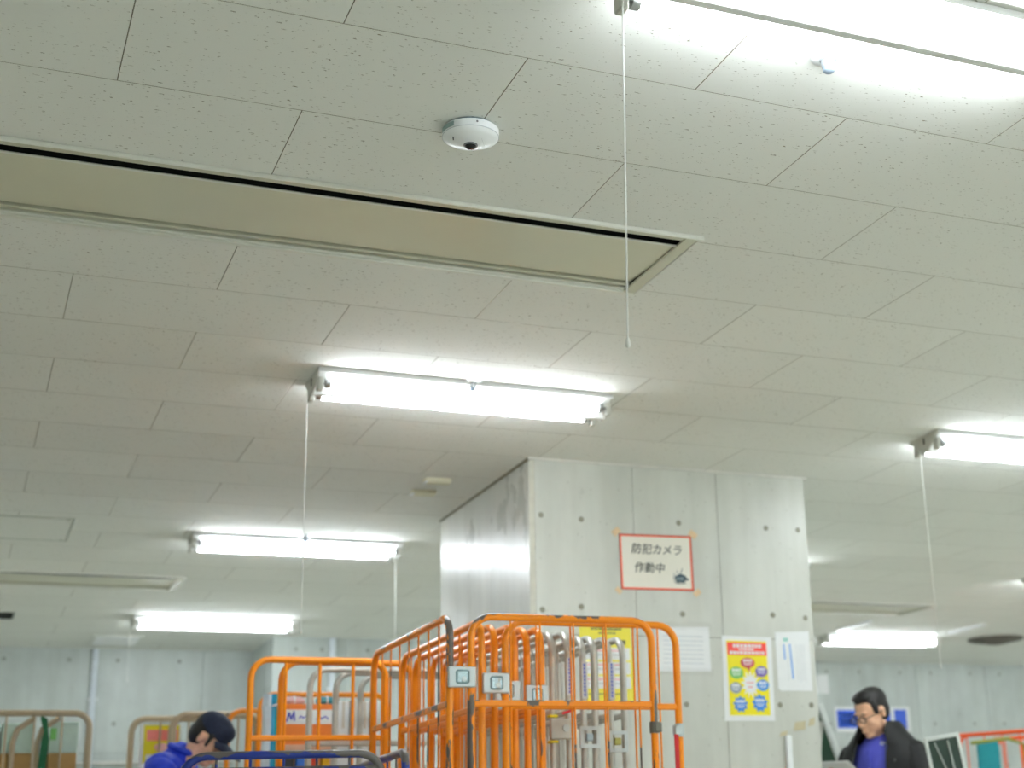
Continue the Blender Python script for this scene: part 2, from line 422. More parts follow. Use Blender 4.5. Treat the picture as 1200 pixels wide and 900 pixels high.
light(7.30, 12.10, 'batten light above the man in the black jacket')
# the same grid of lights goes on outside the frame
OUT = 'lights of the same grid outside the picture'
for (x, y) in ((4.13, 2.72), (7.25, 2.72), (7.27, 5.78), (10.3, 5.78), (10.3, 9.0), (10.3, 12.1), (4.14, 12.1),
               (1.24, -0.3), (4.13, -0.3), (7.25, -0.3), (1.24, -3.3), (4.13, -3.3), (7.25, -3.3), (10.3, -3.3), (10.3, -0.3), (10.3, 2.72), (-1.9, -3.3), (-1.9, 8.97), (-1.9, 12.1)):
    light(x, y, 'twin-tube batten light outside the picture', None, 0, 0, OUT)
# separate pull cord of the third light hangs from its right end
for o in list(COL.objects):
    if o.get('label', '').startswith('twin-tube batten light over the far carts'):
        c = obj('pull_cord', MB().tube([(FL-0.006, 0.06, -0.062), (FL-0.002, 0.06, -0.50), (FL+0.004, 0.06, -0.95)], 0.0022, 6), M_CORD, o)

# ------------------------------------------------------------------ dome camera
t = thing('security_camera', 'round white dome security camera on the ceiling with a black lens', 'camera', (1.124, 3.480, H), 0)
obj('base_ring', MB().lathe([(0.066, 0), (0.068, -0.003), (0.068, -0.006)], 40), plain('blue_grey_plastic', srgb(120, 142, 158), 0.4), t)
body = obj('camera_body', MB().lathe([(0.072, -0.005), (0.0755, -0.008), (0.0755, -0.026), (0.074, -0.029), (0.060, -0.036), (0.040, -0.043), (0.026, -0.047), (0.020, -0.0485)], 48), M_PLASTIC, t)
obj('body_seam', MB().lathe([(0.0757, -0.0265), (0.0759, -0.0272), (0.0757, -0.028)], 48), plain('seam_grey', srgb(196, 202, 206), 0.4), body)
obj('lens_ring', MB().lathe([(0.019, -0.047), (0.019, -0.0505), (0.015, -0.052)], 28), plain('grey_plastic', srgb(120, 124, 128), 0.35), t)
obj('lens', MB().lathe([(0.0155, -0.050), (0.0145, -0.055), (0.010, -0.0595), (0.004, -0.0615), (0.0008, -0.062)], 28), M_BLACK, t)
sv = MB()
for k in range(7):
    a0 = math.radians(178 + k*6)
    sv.box((0.0757*math.cos(a0), 0.0757*math.sin(a0), -0.0165), (0.0015, 0.0078, 0.013), Matrix.Rotation(a0, 3, 'Z'))
obj('side_vent', sv, plain('vent_teal_grey', srgb(148, 172, 172), 0.5), t)
obj('screw', MB().lathe([(0.003, 0), (0.0025, -0.0012)], 10, 'y', (-0.006, -0.0756, -0.016)), plain('grey_plastic', (0.2, 0.2, 0.2)), t)
mk = MB()
rz = Matrix.Rotation(math.radians(-20), 3, 'Z')
for k, (mx, my, ln) in enumerate(((-0.050, -0.006, 0.016), (-0.045, -0.004, 0.010))):
    mk.box((mx, my, -0.0405+0.0005*k), (0.0025 if k == 0 else 0.0012, ln, 0.0012), Matrix.Rotation(math.radians(14), 3, 'Y') @ rz)
obj('printed_mark', mk, M_INK, body)
obj('cover_line', MB().box((0.028, -0.020, -0.0445), (0.0006, 0.045, 0.0006), Matrix.Rotation(math.radians(-28), 3, 'Z')), plain('seam_grey', (0.5, 0.5, 0.5)), body)

# ------------------------------------------------------------------ sprinklers and small ceiling things
def sprinkler(x, y, label, flat=False):
    t = thing('fire_sprinkler', label, 'sprinkler', (x, y, H), 0, 'sprinklers in front of the lights')
    obj('rosette', MB().lathe([(0.042, 0), (0.043, -0.003), (0.036, -0.007), (0.022, -0.008)], 28), M_PLASTIC, t)
    b = obj('sprinkler_head', MB().lathe([(0.021, -0.006), (0.021, -0.011), (0.018, -0.012), (0.018, -0.024), (0.0165, -0.030)], 24), plain('chrome', srgb(200, 206, 212), 0.25, 0.6), t)
    obj('heat_plate', MB().lathe([(0.0155, -0.029), (0.0140, -0.040), (0.010, -0.0435), (0.003, -0.0445)], 24), plain('blue_grey_metal', srgb(150, 166, 182), 0.35, 0.4), b)
sprinkler(1.832, 2.812, 'white fire sprinkler below the nearest batten light at top right')
sprinkler(1.820, 5.62, 'white fire sprinkler on the ceiling just above the second batten light')
sprinkler(1.815, 8.79, 'white fire sprinkler above the third batten light, farthest of the three')
M_BOXB = plain('beige_plate', srgb(220, 216, 190), 0.5)
for (x0, x1, y, lab) in ((2.089, 2.229, 7.247, 'small beige ceiling plate beside the column top, nearer of two'), (2.098, 2.228, 7.517, 'small beige ceiling plate beside the column top, farther of two')):
    t = thing('ceiling_plate', lab, 'ceiling plate', ((x0+x1)/2, y, H), 0, 'plates by the column')
    ln = x1-x0
    obj('plate_body', MB().bevbox(-ln/2, ln/2, -0.03, 0.03, -0.022, 0, 0.006), M_BOXB, t)
    obj('plate_lid', MB().bevbox(-ln/2+0.018, ln/2-0.004, -0.024, 0.024, -0.026, -0.021, 0.002), M_BOXB, t)
    obj('plate_end', MB().bevbox(-ln/2-0.002, -ln/2+0.014, -0.026, 0.026, -0.027, -0.02, 0.002), M_PLASTIC, t)

# ------------------------------------------------------------------ long ceiling vents
def vent(x0, x1, yr, label, slot=True):
    """long recessed air vent in the place of one row of tiles; yr = row edge nearer the camera"""
    t = thing('ceiling_vent', label, 'air vent', ((x0+x1)/2, yr+0.22, H), 0, 'long ceiling vents')
    L = (x1-x0)/2; y = -0.22
    def bar(name, ya, yb, za, zb, mat, xa=-L, xb=L, bev=0.002):
        return obj(name, MB().bevbox(xa, xb, y+ya, y+yb, za, zb, bev), mat, t)
    bar('outer_edge', -0.050, -0.040, -0.013, -0.0003, M_VENTRIM, -L-0.01, L+0.012)
    bar('flange', -0.040, -0.004, -0.006, -0.0003, M_VENT, -L, L)
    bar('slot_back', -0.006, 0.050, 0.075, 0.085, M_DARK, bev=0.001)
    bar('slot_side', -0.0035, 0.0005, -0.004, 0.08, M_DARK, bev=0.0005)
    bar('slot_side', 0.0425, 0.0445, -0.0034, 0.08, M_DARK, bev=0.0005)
    bar('slot_rail', 0.033, 0.043, -0.009, -0.0035, M_VENTRIM, -L, L-0.045)
    bar('step', 0.0445, 0.062, 0.010, 0.024, M_VENT, -L, L-0.04)
    # slightly bowed panel
    p = MB(); n = 24; m_ = 6; xa, xb = -L, L-0.045
    vs = []
    for i in range(n+1):
        for k in range(m_+1):
            fx = i/n; fy = k/m_
            sag = 0.010*math.sin(PI*fy)*0.4 + 0.006*math.sin(2.2*PI*fx+0.6)*(1-fy)
            vs.append((xa+(xb-xa)*fx, y+0.056+0.345*fy, 0.006-sag))
    fs = [(i*(m_+1)+k, (i+1)*(m_+1)+k, (i+1)*(m_+1)+k+1, i*(m_+1)+k+1) for i in range(n) for k in range(m_)]
    b0 = len(vs)
    vs += [(a, b_, 0.03) for (a, b_) in ((xa, y+0.056), (xb, y+0.056), (xb, y+0.401), (xa, y+0.401))]
    fs.append((b0, b0+1, b0+2, b0+3)); p.add(vs, fs); p.smooth = True
    pm = obj('vent_panel', p, M_VENTPANEL, t)
    bar('groove', 0.398, 0.416, 0.016, 0.03, plain('olive_steel', srgb(150, 150, 122), 0.4), -L, L-0.04)
    bar('slat', 0.414, 0.430, -0.001, 0.016, M_VENT, -L, L-0.045)
    bar('groove', 0.430, 0.452, 0.010, 0.028, plain('olive_steel', (0.3, 0.3, 0.2)), -L, L-0.03)
    bar('slat', 0.452, 0.468, -0.002, 0.012, M_VENTRIM, -L, L-0.03)
    bar('outer_edge', 0.466, 0.486, -0.010, -0.0003, M_VENTRIM, -L-0.01, L+0.004)
    bar('end_flange', -0.040, 0.480, -0.0095, -0.0003, M_VENT, L-0.045, L-0.002)
    bar('end_flange', -0.040, 0.480, -0.0095, -0.0003, M_VENT, -L, -L+0.04)
    bar('end_edge', -0.044, 0.480, -0.012, -0.0003, M_VENTRIM, L-0.003, L+0.006)
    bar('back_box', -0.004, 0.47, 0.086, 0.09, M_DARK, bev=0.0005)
    return t
M_VENTPANEL = plain('satin_cream_panel', srgb(214, 212, 190), 0.30, 0.0, vary=0.03, scale=2)
vent(-1.62, 2.035, TY0+2*TWD, 'long cream ceiling vent with a black slot, beside the dome camera')
vent(-2.3, 1.335, TY0+16*TWD, 'long pale ceiling vent far left, between the two farthest left lights')
vent(4.6, 7.33, TY0+16*TWD, 'pale ceiling vent right of the column, above the far batten light')

# access hatch: thin flush frame
t = thing('ceiling_hatch', 'thin square access hatch frame in the ceiling at the left edge', 'hatch', (0.22, 8.97, H))
M_AL = plain('hatch_aluminium', srgb(176, 180, 168), 0.35, 0.4)
for nm, (a, b_, c, d) in (('hatch_rail', (-0.30, 0.30, -0.315, -0.300)), ('hatch_rail', (-0.30, 0.30, 0.300, 0.315)), ('hatch_stile', (0.290, 0.305, -0.315, 0.315)), ('hatch_stile', (-0.305, -0.290, -0.315, 0.315))):
    obj(nm, MB().bevbox(a, b_, c, d, -0.004, -0.0003, 0.001), M_AL, t)
obj('hatch_door', MB().bevbox(-0.287, 0.287, -0.297, 0.297, -0.0025, -0.0003, 0.0008), M_TILE, t)
for sx, sy in ((0.27, -0.28), (0.27, 0.28)): obj('hatch_lock', MB().lathe([(0.012, 0), (0.011, -0.003)], 14, 'z', (sx, sy, -0.0025)), M_AL, t)
# dark slot diffuser at far left
t = thing('slot_diffuser', 'small dark slot diffuser in the ceiling at the far left edge', 'air vent', (0.10, 12.18, H))
obj('diffuser_frame', MB().bevbox(-0.26, 0.26, -0.15, 0.15, -0.004, -0.0003, 0.001), plain('grey_frame', srgb(120, 122, 116), 0.5), t)
for k in range(5):
    obj('blade', MB().bevbox(-0.245, 0.245, -0.13+k*0.058, -0.13+k*0.058+0.03, -0.012, -0.004, 0.002), M_DARK, t)
# round diffuser at right
t = thing('round_diffuser', 'dark round ceiling diffuser at the far right', 'air vent', (9.2, 12.0, H))
for k, r in enumerate((0.27, 0.21, 0.15, 0.09)):
    obj('diffuser_ring', MB().lathe([(r, -0.002-0.012*k), (r-0.01, -0.02-0.012*k), (r-0.05, -0.010-0.012*k)], 28), plain('dusty_dark_ring', srgb(112, 108, 100), 0.7), t)
for (x, lab) in ((7.23, 'short white cable duct on the ceiling above the far right light, nearer the column'), (8.44, 'short white cable duct on the ceiling right of the far light')):
    t = thing('cable_duct', lab, 'cable duct', (x, 11.42, H), 0, 'cable ducts')
    obj('duct_base', MB().bevbox(-0.022, 0.022, -0.27, 0.27, -0.008, -0.0003, 0.001), M_PLASTIC, t)
    obj('duct_cover', MB().bevbox(-0.024, 0.024, -0.27, 0.27, -0.022, -0.008, 0.004), M_PLASTIC, t)
t = thing('small_ceiling_vent', 'small pale ceiling vent near the far wall at left', 'air vent', (1.2, 13.42, H))
obj('vent_frame', MB().bevbox(-0.2, 0.2, -0.3, 0.3, -0.008, -0.0003, 0.002), M_VENTRIM, t)
for k in range(4): obj('blade', MB().bevbox(-0.17, 0.17, -0.24+k*0.13, -0.18+k*0.13, -0.014, -0.008, 0.002), M_PLASTIC, t)
# wall pipes
for (x, y, lab) in ((1.09, YF-0.05, 'white vertical conduit on the far left wall'), (2.935, 12.98, 'white vertical conduit on the wall behind the orange carts')):
    t = thing('conduit', lab, 'conduit', (x, y-0.03, 1.35), 0, 'wall conduits')
    obj('pipe', MB().tube([(0, 0, 0), (0, 0, H-1.36)], 0.028, 12), plain('bluish_white_pvc', srgb(222, 230, 238), 0.35), t)
    for z in (0.3, 0.95): obj('clip', MB().bevbox(-0.04, 0.04, -0.012, 0.03, z, z+0.03, 0.004), M_PLASTIC, t)
t = thing('wall_rail', 'thin grey rail running along the far left wall', 'rail', (0.4, YF-0.08, 1.78))
obj('rail_tube', MB().tube([(-3, 0, 0), (1.9, 0, 0)], 0.018, 10), M_GALV, t)
for k in range(6): obj('bracket', MB().bevbox(-2.8+k*0.9, -2.77+k*0.9, -0.01, 0.03, -0.02, 0.02, 0.003), M_GALV, t)

# ------------------------------------------------------------------ notices on the column
YN = CY0 - 0.0008
def sheet(name, quad, mat, th=0.0012, y=YN):
    return MB().plate([(x, z) for x, z in quad], y-th, y)
# security camera notice
cx, cz = 3.128, 2.264
t = thing('paper_notice', 'cream laminated notice with red border and black handwriting on the column', 'notice', (cx, YN, cz))
L = lambda pts: [(x-cx, z-cz) for x, z in pts]
q = L([(2.930, 2.397), (3.324, 2.404), (3.327, 2.128), (2.934, 2.124)])
obj('paper', MB().plate(q, -0.0012, 0), M_CREAMPAPER, t)
M_BORDER = plain('vermilion_border', srgb(232, 92, 62), 0.5)
def border(quad, wd, y0, y1):
    mb = MB(); n = len(quad); c = Vector((sum(p[0] for p in quad)/n, sum(p[1] for p in quad)/n))
    inn = []
    for p in quad:
        v = Vector(p)-c; inn.append((c.x+v.x*(1-wd/abs(v.x)), c.y+v.y*(1-wd/abs(v.y))))
    for k in range(n):
        a, b_ = quad[k], quad[(k+1) % n]; c_, d = inn[(k+1) % n], inn[k]
        mb.plate([a, b_, c_, d], y0, y1)
    return mb
obj('border', border(q, 0.009, -0.0020, -0.0012), M_BORDER, t)
obj('border_line', border([(x*1.012, z*1.012) for x, z in q], 0.0025, -0.0018, -0.0006), plain('dark_border', srgb(90, 50, 44), 0.5), t)
M_LETTER = plain('marker_ink', srgb(58, 62, 58), 0.6)
def letters(body, x, z, size, parent, mat=M_LETTER, shear=0.18, bold=0.004, rz=0.0, name='lettering'):
    me = text_mesh(body, size, mat, name, shear, bold, 0.0004)
    return link(name, me, parent, (x, -0.0022, z), (PI/2, rz, 0))
letters('防犯カメラ', 2.990-cx, 2.308-cz, 0.056, t, bold=0.0003, rz=0.0)
letters('作動中', 3.003-cx, 2.214-cz, 0.056, t, bold=0.0003, rz=0.0)
dr = MB(); M_SK = plain('blue_grey_ink', srgb(66, 88, 98), 0.6)
# little sketch of a camera with a dome and cable
dr.plate([(0.095, -0.068), (0.105, -0.098), (0.150, -0.098), (0.160, -0.064), (0.128, -0.052)], -0.0022, -0.0013)
dr.plate([(0.150, -0.068), (0.180, -0.080), (0.156, -0.088)], -0.0022, -0.0013)
pts = [(0.094, -0.050), (0.090, -0.072), (0.098, -0.100), (0.128, -0.106), (0.158, -0.100)]
for a, b_ in zip(pts[:-1], pts[1:]):
    dx, dz = b_[0]-a[0], b_[1]-a[1]; ln = math.hypot(dx, dz); nx, nz = -dz/ln*0.0012, dx/ln*0.0012
    dr.plate([(a[0]+nx, a[1]+nz), (a[0]-nx, a[1]-nz), (b_[0]-nx, b_[1]-nz), (b_[0]+nx, b_[1]+nz)], -0.0022, -0.0013)
dr.plate([(0.126, -0.054), (0.131, -0.052), (0.142, -0.026), (0.138, -0.026)], -0.0022, -0.0013)
dr.plate([(0.112, -0.052), (0.116, -0.052), (0.112, -0.036), (0.109, -0.037)], -0.0022, -0.0013)
obj('camera_sketch', dr, M_SK, t)
hl = MB()
for k in range(3): hl.plate([(0.108+k*0.013, -0.086), (0.117+k*0.013, -0.086), (0.116+k*0.013, -0.070), (0.109+k*0.013, -0.070)], -0.0026, -0.0022)
obj('sketch_highlight', hl, plain('light_sketch', srgb(150, 168, 172), 0.6), t)
for k, (tx, tz, a, sz) in enumerate(((2.914, 2.408, 40, 0.045), (3.335, 2.414, -35, 0.045), (3.345, 2.118, 40, 0.040), (2.918, 2.116, -40, 0.034))):
    a = math.radians(a); c, s = math.cos(a), math.sin(a); hw, hh = sz/2, sz*0.36
    poly = [(tx-cx+c*x-s*z, tz-cz+s*x+c*z) for x, z in ((-hw, -hh), (hw, -hh), (hw, hh), (-hw, hh))]
    obj('tape', MB().plate(poly, -0.0028-k*0.0001, -0.0021), M_TAPE, t)

# helper: rows of illegible small print as dashes
def dashes(parent, rows, mat, y=-0.0019, name='small_print', seed=1):
    rnd = random.Random(seed); mb = MB()
    for (x0, x1, z, h, wmin, wmax) in rows:
        x = x0
        while x < x1-wmin*0.5:
            wd = min(rnd.uniform(wmin, wmax), x1-x)
            mb.plate([(x, z-h/2), (x+wd, z-h/2), (x+wd, z+h/2), (x, z+h/2)], y-0.0004, y)
            x += wd + h*0.28
    return obj(name, mb, mat, parent)
def ell(cx_, cz_, rx, rz_, n=28): return [(cx_+rx*math.cos(2*PI*k/n), cz_+rz_*math.sin(2*PI*k/n)) for k in range(n)]
def star(cx_, cz_, ro, ri, n, ph=0.0, asp=1.0): return [(cx_+(ro if k % 2 == 0 else ri)*math.cos(PI*k/n+ph), cz_+asp*(ro if k % 2 == 0 else ri)*math.sin(PI*k/n+ph)) for k in range(2*n)]
# yellow bubble poster
cx, cz = 3.608, 1.700
t = thing('poster', 'yellow poster with red header and coloured speech bubbles on the column', 'poster', (cx, YN, cz))
obj('paper', MB().plate(L([(3.470, 1.909), (3.751, 1.906), (3.746, 1.491), (3.465, 1.491)]), -0.0012, 0), M_PAPER, t)
obj('yellow_field', MB().plate([(-0.112, -0.182), (0.114, -0.182), (0.112, 0.184), (-0.114, 0.186)], -0.0016, -0.0011), M_YELLOW, t)
hd = obj('red_header', MB().plate([(-0.110, 0.115), (0.112, 0.113), (0.111, 0.175), (-0.111, 0.177)], -0.0022, -0.0015), M_RED, t)
dashes(hd, [(-0.078, 0.082, 0.160, 0.017, 0.012, 0.022), (-0.045, 0.045, 0.143, 0.009, 0.008, 0.02), (-0.098, 0.098, 0.126, 0.014, 0.01, 0.022)], M_PAPER, -0.0022, seed=3)
def bubble(bx, bz, rx, rz_, c, tail, seed):
    m = plain('bubble_%d' % seed, srgb(*c), 0.45, vary=0.02)
    mb = MB().plate(ell(bx, bz, rx, rz_), -0.0022, -0.0015)
    a = math.atan2(tail[1]-bz, tail[0]-bx); px, pz = -math.sin(a)*rx*0.3, math.cos(a)*rz_*0.3
    mb.plate([(bx+px+math.cos(a)*rx*0.7, bz+pz+math.sin(a)*rz_*0.7), (bx-px+math.cos(a)*rx*0.7, bz-pz+math.sin(a)*rz_*0.7), tail], -0.00215, -0.0015)
    o = obj('speech_bubble', mb, m, t)
    dashes(o, [(bx-rx*0.6, bx+rx*0.6, bz+rz_*0.42, rz_*0.45, rx*0.25, rx*0.5), (bx-rx*0.62, bx+rx*0.62, bz-rz_*0.08, rz_*0.13, rx*0.15, rx*0.4), (bx-rx*0.5, bx+rx*0.5, bz-rz_*0.36, rz_*0.13, rx*0.15, rx*0.4)], M_PAPER, -0.0022, seed=seed)
bubble(0.000, 0.076, 0.040, 0.026, (196, 72, 84), (0.006, 0.030), 11)
bubble(-0.066, 0.026, 0.038, 0.030, (122, 194, 108), (-0.026, 0.004), 12)
bubble(0.076, 0.034, 0.034, 0.027, (104, 82, 172), (0.044, 0.006), 13)
bubble(-0.074, -0.048, 0.032, 0.028, (142, 154, 172), (-0.034, -0.042), 14)
bubble(0.080, -0.034, 0.034, 0.029, (52, 140, 214), (0.040, -0.032), 15)
obj('burst', MB().plate(star(0.010, -0.030, 0.056, 0.032, 13, 0.1, 1.25), -0.0021, -0.0015), M_PAPER, t)
dashes(t, [(-0.012, 0.028, -0.022, 0.006, 0.006, 0.012), (-0.006, 0.022, -0.044, 0.006, 0.006, 0.012)], plain('pale_red_print', srgb(238, 150, 150), 0.5), -0.0021, seed=21)
for sx, sz, ro, sd in ((-0.052, -0.128, 0.042, 31), (0.058, -0.122, 0.046, 32)):
    o = obj('blue_star', MB().plate(star(sx, sz, ro, ro*0.74, 9, 0.2), -0.0022, -0.0015), plain('star_blue', srgb(48, 132, 222), 0.45, vary=0.02), t)
    dashes(o, [(sx-0.026, sx+0.026, sz+0.014, 0.013, 0.01, 0.018), (sx-0.024, sx+0.024, sz-0.004, 0.004, 0.005, 0.015), (sx-0.018, sx+0.018, sz-0.014, 0.004, 0.005, 0.012)], M_PAPER, -0.0022, seed=sd)
# white sheet with blue vertical lines
cx, cz = 3.874, 1.788
t = thing('paper_notice', 'white sheet with blue vertical lines at the right edge of the column', 'notice', (cx, YN, cz))
obj('paper', MB().plate(L([(3.773, 1.933), (3.973, 1.942), (3.974, 1.640), (3.790, 1.638), (3.776, 1.650)]), -0.0012, 0), M_PAPER, t)
M_BP = plain('blue_print', srgb(96, 158, 226), 0.5)
obj('blue_line', MB().plate([(-0.054, 0.008), (-0.046, 0.008), (-0.049, 0.085), (-0.056, 0.085)], -0.0017, -0.0011), M_BP, t)
obj('blue_line', MB().plate([(-0.014, -0.088), (-0.005, -0.088), (-0.014, 0.087), (-0.021, 0.087)], -0.0017, -0.0011), M_BP, t)
dashes(t, [(-0.052, -0.024, 0.108, 0.018, 0.008, 0.012)], plain('teal_print', srgb(92, 196, 178), 0.5), -0.0012, seed=41, name='teal_mark')
fp = MB(); rnd = random.Random(5)
for xx in (-0.036, 0.018, 0.034, 0.048, 0.062):
    z = 0.085
    while z > -0.095:
        h = rnd.uniform(0.006, 0.02); fp.plate([(xx, z-h), (xx+0.004, z-h), (xx+0.004, z), (xx, z)], -0.0015, -0.0011); z -= h+0.003
obj('small_print', fp, plain('faint_grey_print', srgb(214, 218, 222), 0.5), t)
# middle white sheet under clear tape
cx, cz = 3.256, 1.838
t = thing('paper_notice', 'white sheet taped to the column between the orange cart and the yellow poster', 'notice', (cx, YN, cz))
obj('paper', MB().plate(L([(3.106, 1.942), (3.401, 1.949), (3.403, 1.731), (3.110, 1.727)]), -0.0012, 0), M_PAPER, t)
dashes(t, [(-0.11, 0.11, 0.062-k*0.022, 0.006, 0.01, 0.05) for k in range(7)], plain('faint_grey_print', (0.7, 0.7, 0.7)), -0.0012, seed=51)
for k, zz in enumerate((0.112, -0.110)):
    tp = MB(); rnd = random.Random(60+k)
    n = 10; zs = [zz+rnd.uniform(-0.006, 0.006) for _ in range(n+1)]
    for i in range(n):
        xa, xb = -0.16+0.32*i/n, -0.16+0.32*(i+1)/n
        ya = -0.003-0.004*(i % 2); yb = -0.003-0.004*((i+1) % 2)
        tp.add([(xa, ya, zs[i]-0.018), (xb, yb, zs[i+1]-0.018), (xb, yb, zs[i+1]+0.018), (xa, ya, zs[i]+0.018)], [(0, 1, 2, 3)])
    obj('clear_tape', tp, M_FILM, t)
# yellow notice in a clear sleeve behind the cart
cx, cz = 2.845, 1.766
t = thing('sleeved_notice', 'yellow notice in a clear plastic sleeve seen through the orange cart', 'notice', (cx, YN, cz))
obj('paper', MB().plate([(-0.136, -0.185), (0.138, -0.185), (0.130, 0.186), (-0.140, 0.190)], -0.0012, 0), M_YELLOW, t)
wb = []
for k in range(3):
    z1 = 0.070-k*0.068; o = obj('white_box', MB().plate([(-0.122, z1-0.058), (0.122, z1-0.058), (0.121, z1), (-0.123, z1)], -0.0018, -0.0011), M_PAPER, t)
    dashes(o, [(-0.11, 0.10, z1-0.014, 0.006, 0.01, 0.04)], plain('pale_red_print', (0.8, 0.3, 0.3)), -0.0018, seed=70+k)
    dashes(o, [(-0.11, 0.08, z1-0.034, 0.005, 0.01, 0.04)], plain('grey_print', srgb(176, 178, 176), 0.5), -0.0018, seed=80+k)
dashes(t, [(-0.08, 0.08, 0.160, 0.010, 0.014, 0.03), (-0.04, 0.05, 0.140, 0.008, 0.012, 0.03), (0.03, 0.11, 0.098, 0.020, 0.016, 0.022)], plain('olive_ink', srgb(92, 92, 20), 0.5), -0.0012, seed=91)
dashes(t, [(-0.10, 0.10, -0.150, 0.006, 0.012, 0.03)], plain('olive_ink', (0.1, 0.1, 0.01)), -0.0012, seed=92)
fl = MB(); n = 8
for i in range(n):
    for k in range(n):
        P = lambda a, b_: (-0.150+0.310*a/n, -0.006-0.006*math.sin(a*1.7+b_*0.9)*math.sin(b_*1.1), -0.205+0.41*b_/n)
        fl.add([P(i, k), P(i+1, k), P(i+1, k+1), P(i, k+1)], [(0, 1, 2, 3)])
fl.smooth = True
obj('clear_sleeve', fl, M_FILM, t)
# tape remnants and a white strip on the column
for (x0, z0, wd, hh, lab) in ((3.885, 1.468, 0.075, 0.05, 'torn beige tape patch low on the column, larger one'), (3.955, 1.488, 0.045, 0.045, 'torn beige tape patch low on the column edge, smaller one'), (3.79, 1.43, 0.05, 0.03, 'faint beige tape patch beside the white strip on the column')):
    o = obj('tape_patch', MB().plate([(x0-wd/2, z0-hh/2), (x0+wd/2-0.008, z0-hh/2+0.006), (x0+wd/2, z0+hh/2), (x0-wd/2+0.012, z0+hh/2-0.008)], YN-0.0007, YN), plain('old_tape', srgb(196, 186, 152), 0.6), None)
    tag(o, lab, 'tape', 'tape remnants')
o = obj('wiring_duct', MB().bevbox(3.793, 3.826, YN-0.020, YN, 0.9, 1.42, 0.005), M_PLASTIC)
tag(o, 'short white wiring duct rising from below on the column', 'cable duct')

# ------------------------------------------------------------------ roll carts
panel_cache = {}
def u_path(Ln, z0, z1, rc, seg=6):
    pts = [(0, 0, z0), (0, 0, z1-rc)]
    for k in range(1, seg+1):
        a = PI - (PI/2)*k/seg; pts.append((rc+rc*math.cos(a), 0, z1-rc+rc*math.sin(a)))
    pts.append((Ln-rc, 0, z1))
    for k in range(1, seg+1):
        a = PI/2 - (PI/2)*k/seg; pts.append((Ln-rc+rc*math.cos(a), 0, z1-rc+rc*math.sin(a)))
    pts.append((Ln, 0, z0)); return pts
def cart_panel(parent, name, Ln, loc, rz, mat, z0=0.16, z1=1.70, rc=0.075, r=0.0135, rods=6, bars=(1.40, 0.95, 0.45), rod_r=0.0036, bar_h=0.022, rod_off=0.0, rod_mat=None):
    key = ('f', Ln, z0, z1, rc, r, mat.name)
    if key not in panel_cache: panel_cache[key] = MB().tube(u_path(Ln, z0, z1, rc), r, 10).mesh(name, mat)
    p = link(name, panel_cache[key], parent, loc, (0, 0, rz))
    rk = ('r', rod_r, z0, z1, mat.name)
    if rk not in panel_cache: panel_cache[rk] = MB().tube([(0, 0, z0+0.02), (0, 0, z1)], rod_r, 6).mesh('rod', rod_mat or mat)
    for rx in ([Ln*(k+1)/(rods+1)+rod_off for k in range(rods)] if isinstance(rods, int) else rods):
        link('rod', panel_cache[rk], p, (rx, 0, 0))
    for bz in bars:
        bk = ('b', Ln, bar_h, mat.name)
        if bk not in panel_cache: panel_cache[bk] = MB().bevbox(0.008, Ln-0.008, -0.009, 0.009, -bar_h/2, bar_h/2, 0.004).mesh('crossbar', mat)
        link('crossbar', panel_cache[bk], p, (0, 0, bz))
    bk = ('s', Ln, mat.name)
    if bk not in panel_cache: panel_cache[bk] = MB().bevbox(-0.012, Ln+0.012, -0.018, 0.018, z0-0.03, z0+0.01, 0.004).mesh('bottom_rail', mat)
    link('bottom_rail', panel_cache[bk], p)
    return p
cf = MB().bevbox(-0.02, 0.02, -0.022, -0.017, 0.03, 0.13, 0.002).bevbox(-0.02, 0.02, 0.017, 0.022, 0.03, 0.13, 0.002).bevbox(-0.022, 0.022, -0.022, 0.022, 0.122, 0.131, 0.002)
CASTER_M = cf.mesh('caster', M_GALV)
WHEEL_M = MB().lathe([(0.02, -0.014), (0.046, -0.014), (0.05, -0.008), (0.05, 0.008), (0.046, 0.014), (0.02, 0.014)], 18, 'y', (0, 0, 0.05)).mesh('wheel', M_RUBBER)
def caster(parent, x, y, rz=0):
    c = link('caster', CASTER_M, parent, (x, y, 0), (0, 0, rz)); link('wheel', WHEEL_M, c)
lt = MB().bevbox(-0.05, 0.05, -0.006, 0.006, -0.036, 0.036, 0.004)
LATCH_M = lt.mesh('latch_plate', M_LATCH)
LATCH_IN = MB().bevbox(-0.024, 0.024, -0.011, -0.005, -0.024, 0.024, 0.006).mesh('latch_recess', plain('zinc_recess', srgb(176, 196, 200), 0.22, 0.75))
LATCH_PIN = MB().lathe([(0.009, -0.013), (0.009, -0.010)], 12, 'y').mesh('latch_pin', M_LATCH)
def latch(parent, x, y, z, sx=1.0):
    a = link('latch_plate', LATCH_M, parent, (x, y, z)); a.scale = (sx, 1, 1)
    link('latch_recess', LATCH_IN, a, (0, 0, 0)); link('latch_pin', LATCH_PIN, a, (0.004, 0, -0.008))
    return a
hb = MB().lathe([(0.018, -0.02), (0.019, 0.0), (0.018, 0.02)], 12, 'z').bevbox(-0.006, 0.020, -0.024, -0.010, -0.018, 0.018, 0.003)
HINGE_M = hb.mesh('hinge', plain('dull_steel', srgb(120, 118, 108), 0.4, 0.6))

NEST = 'nested roll carts in front of the column'
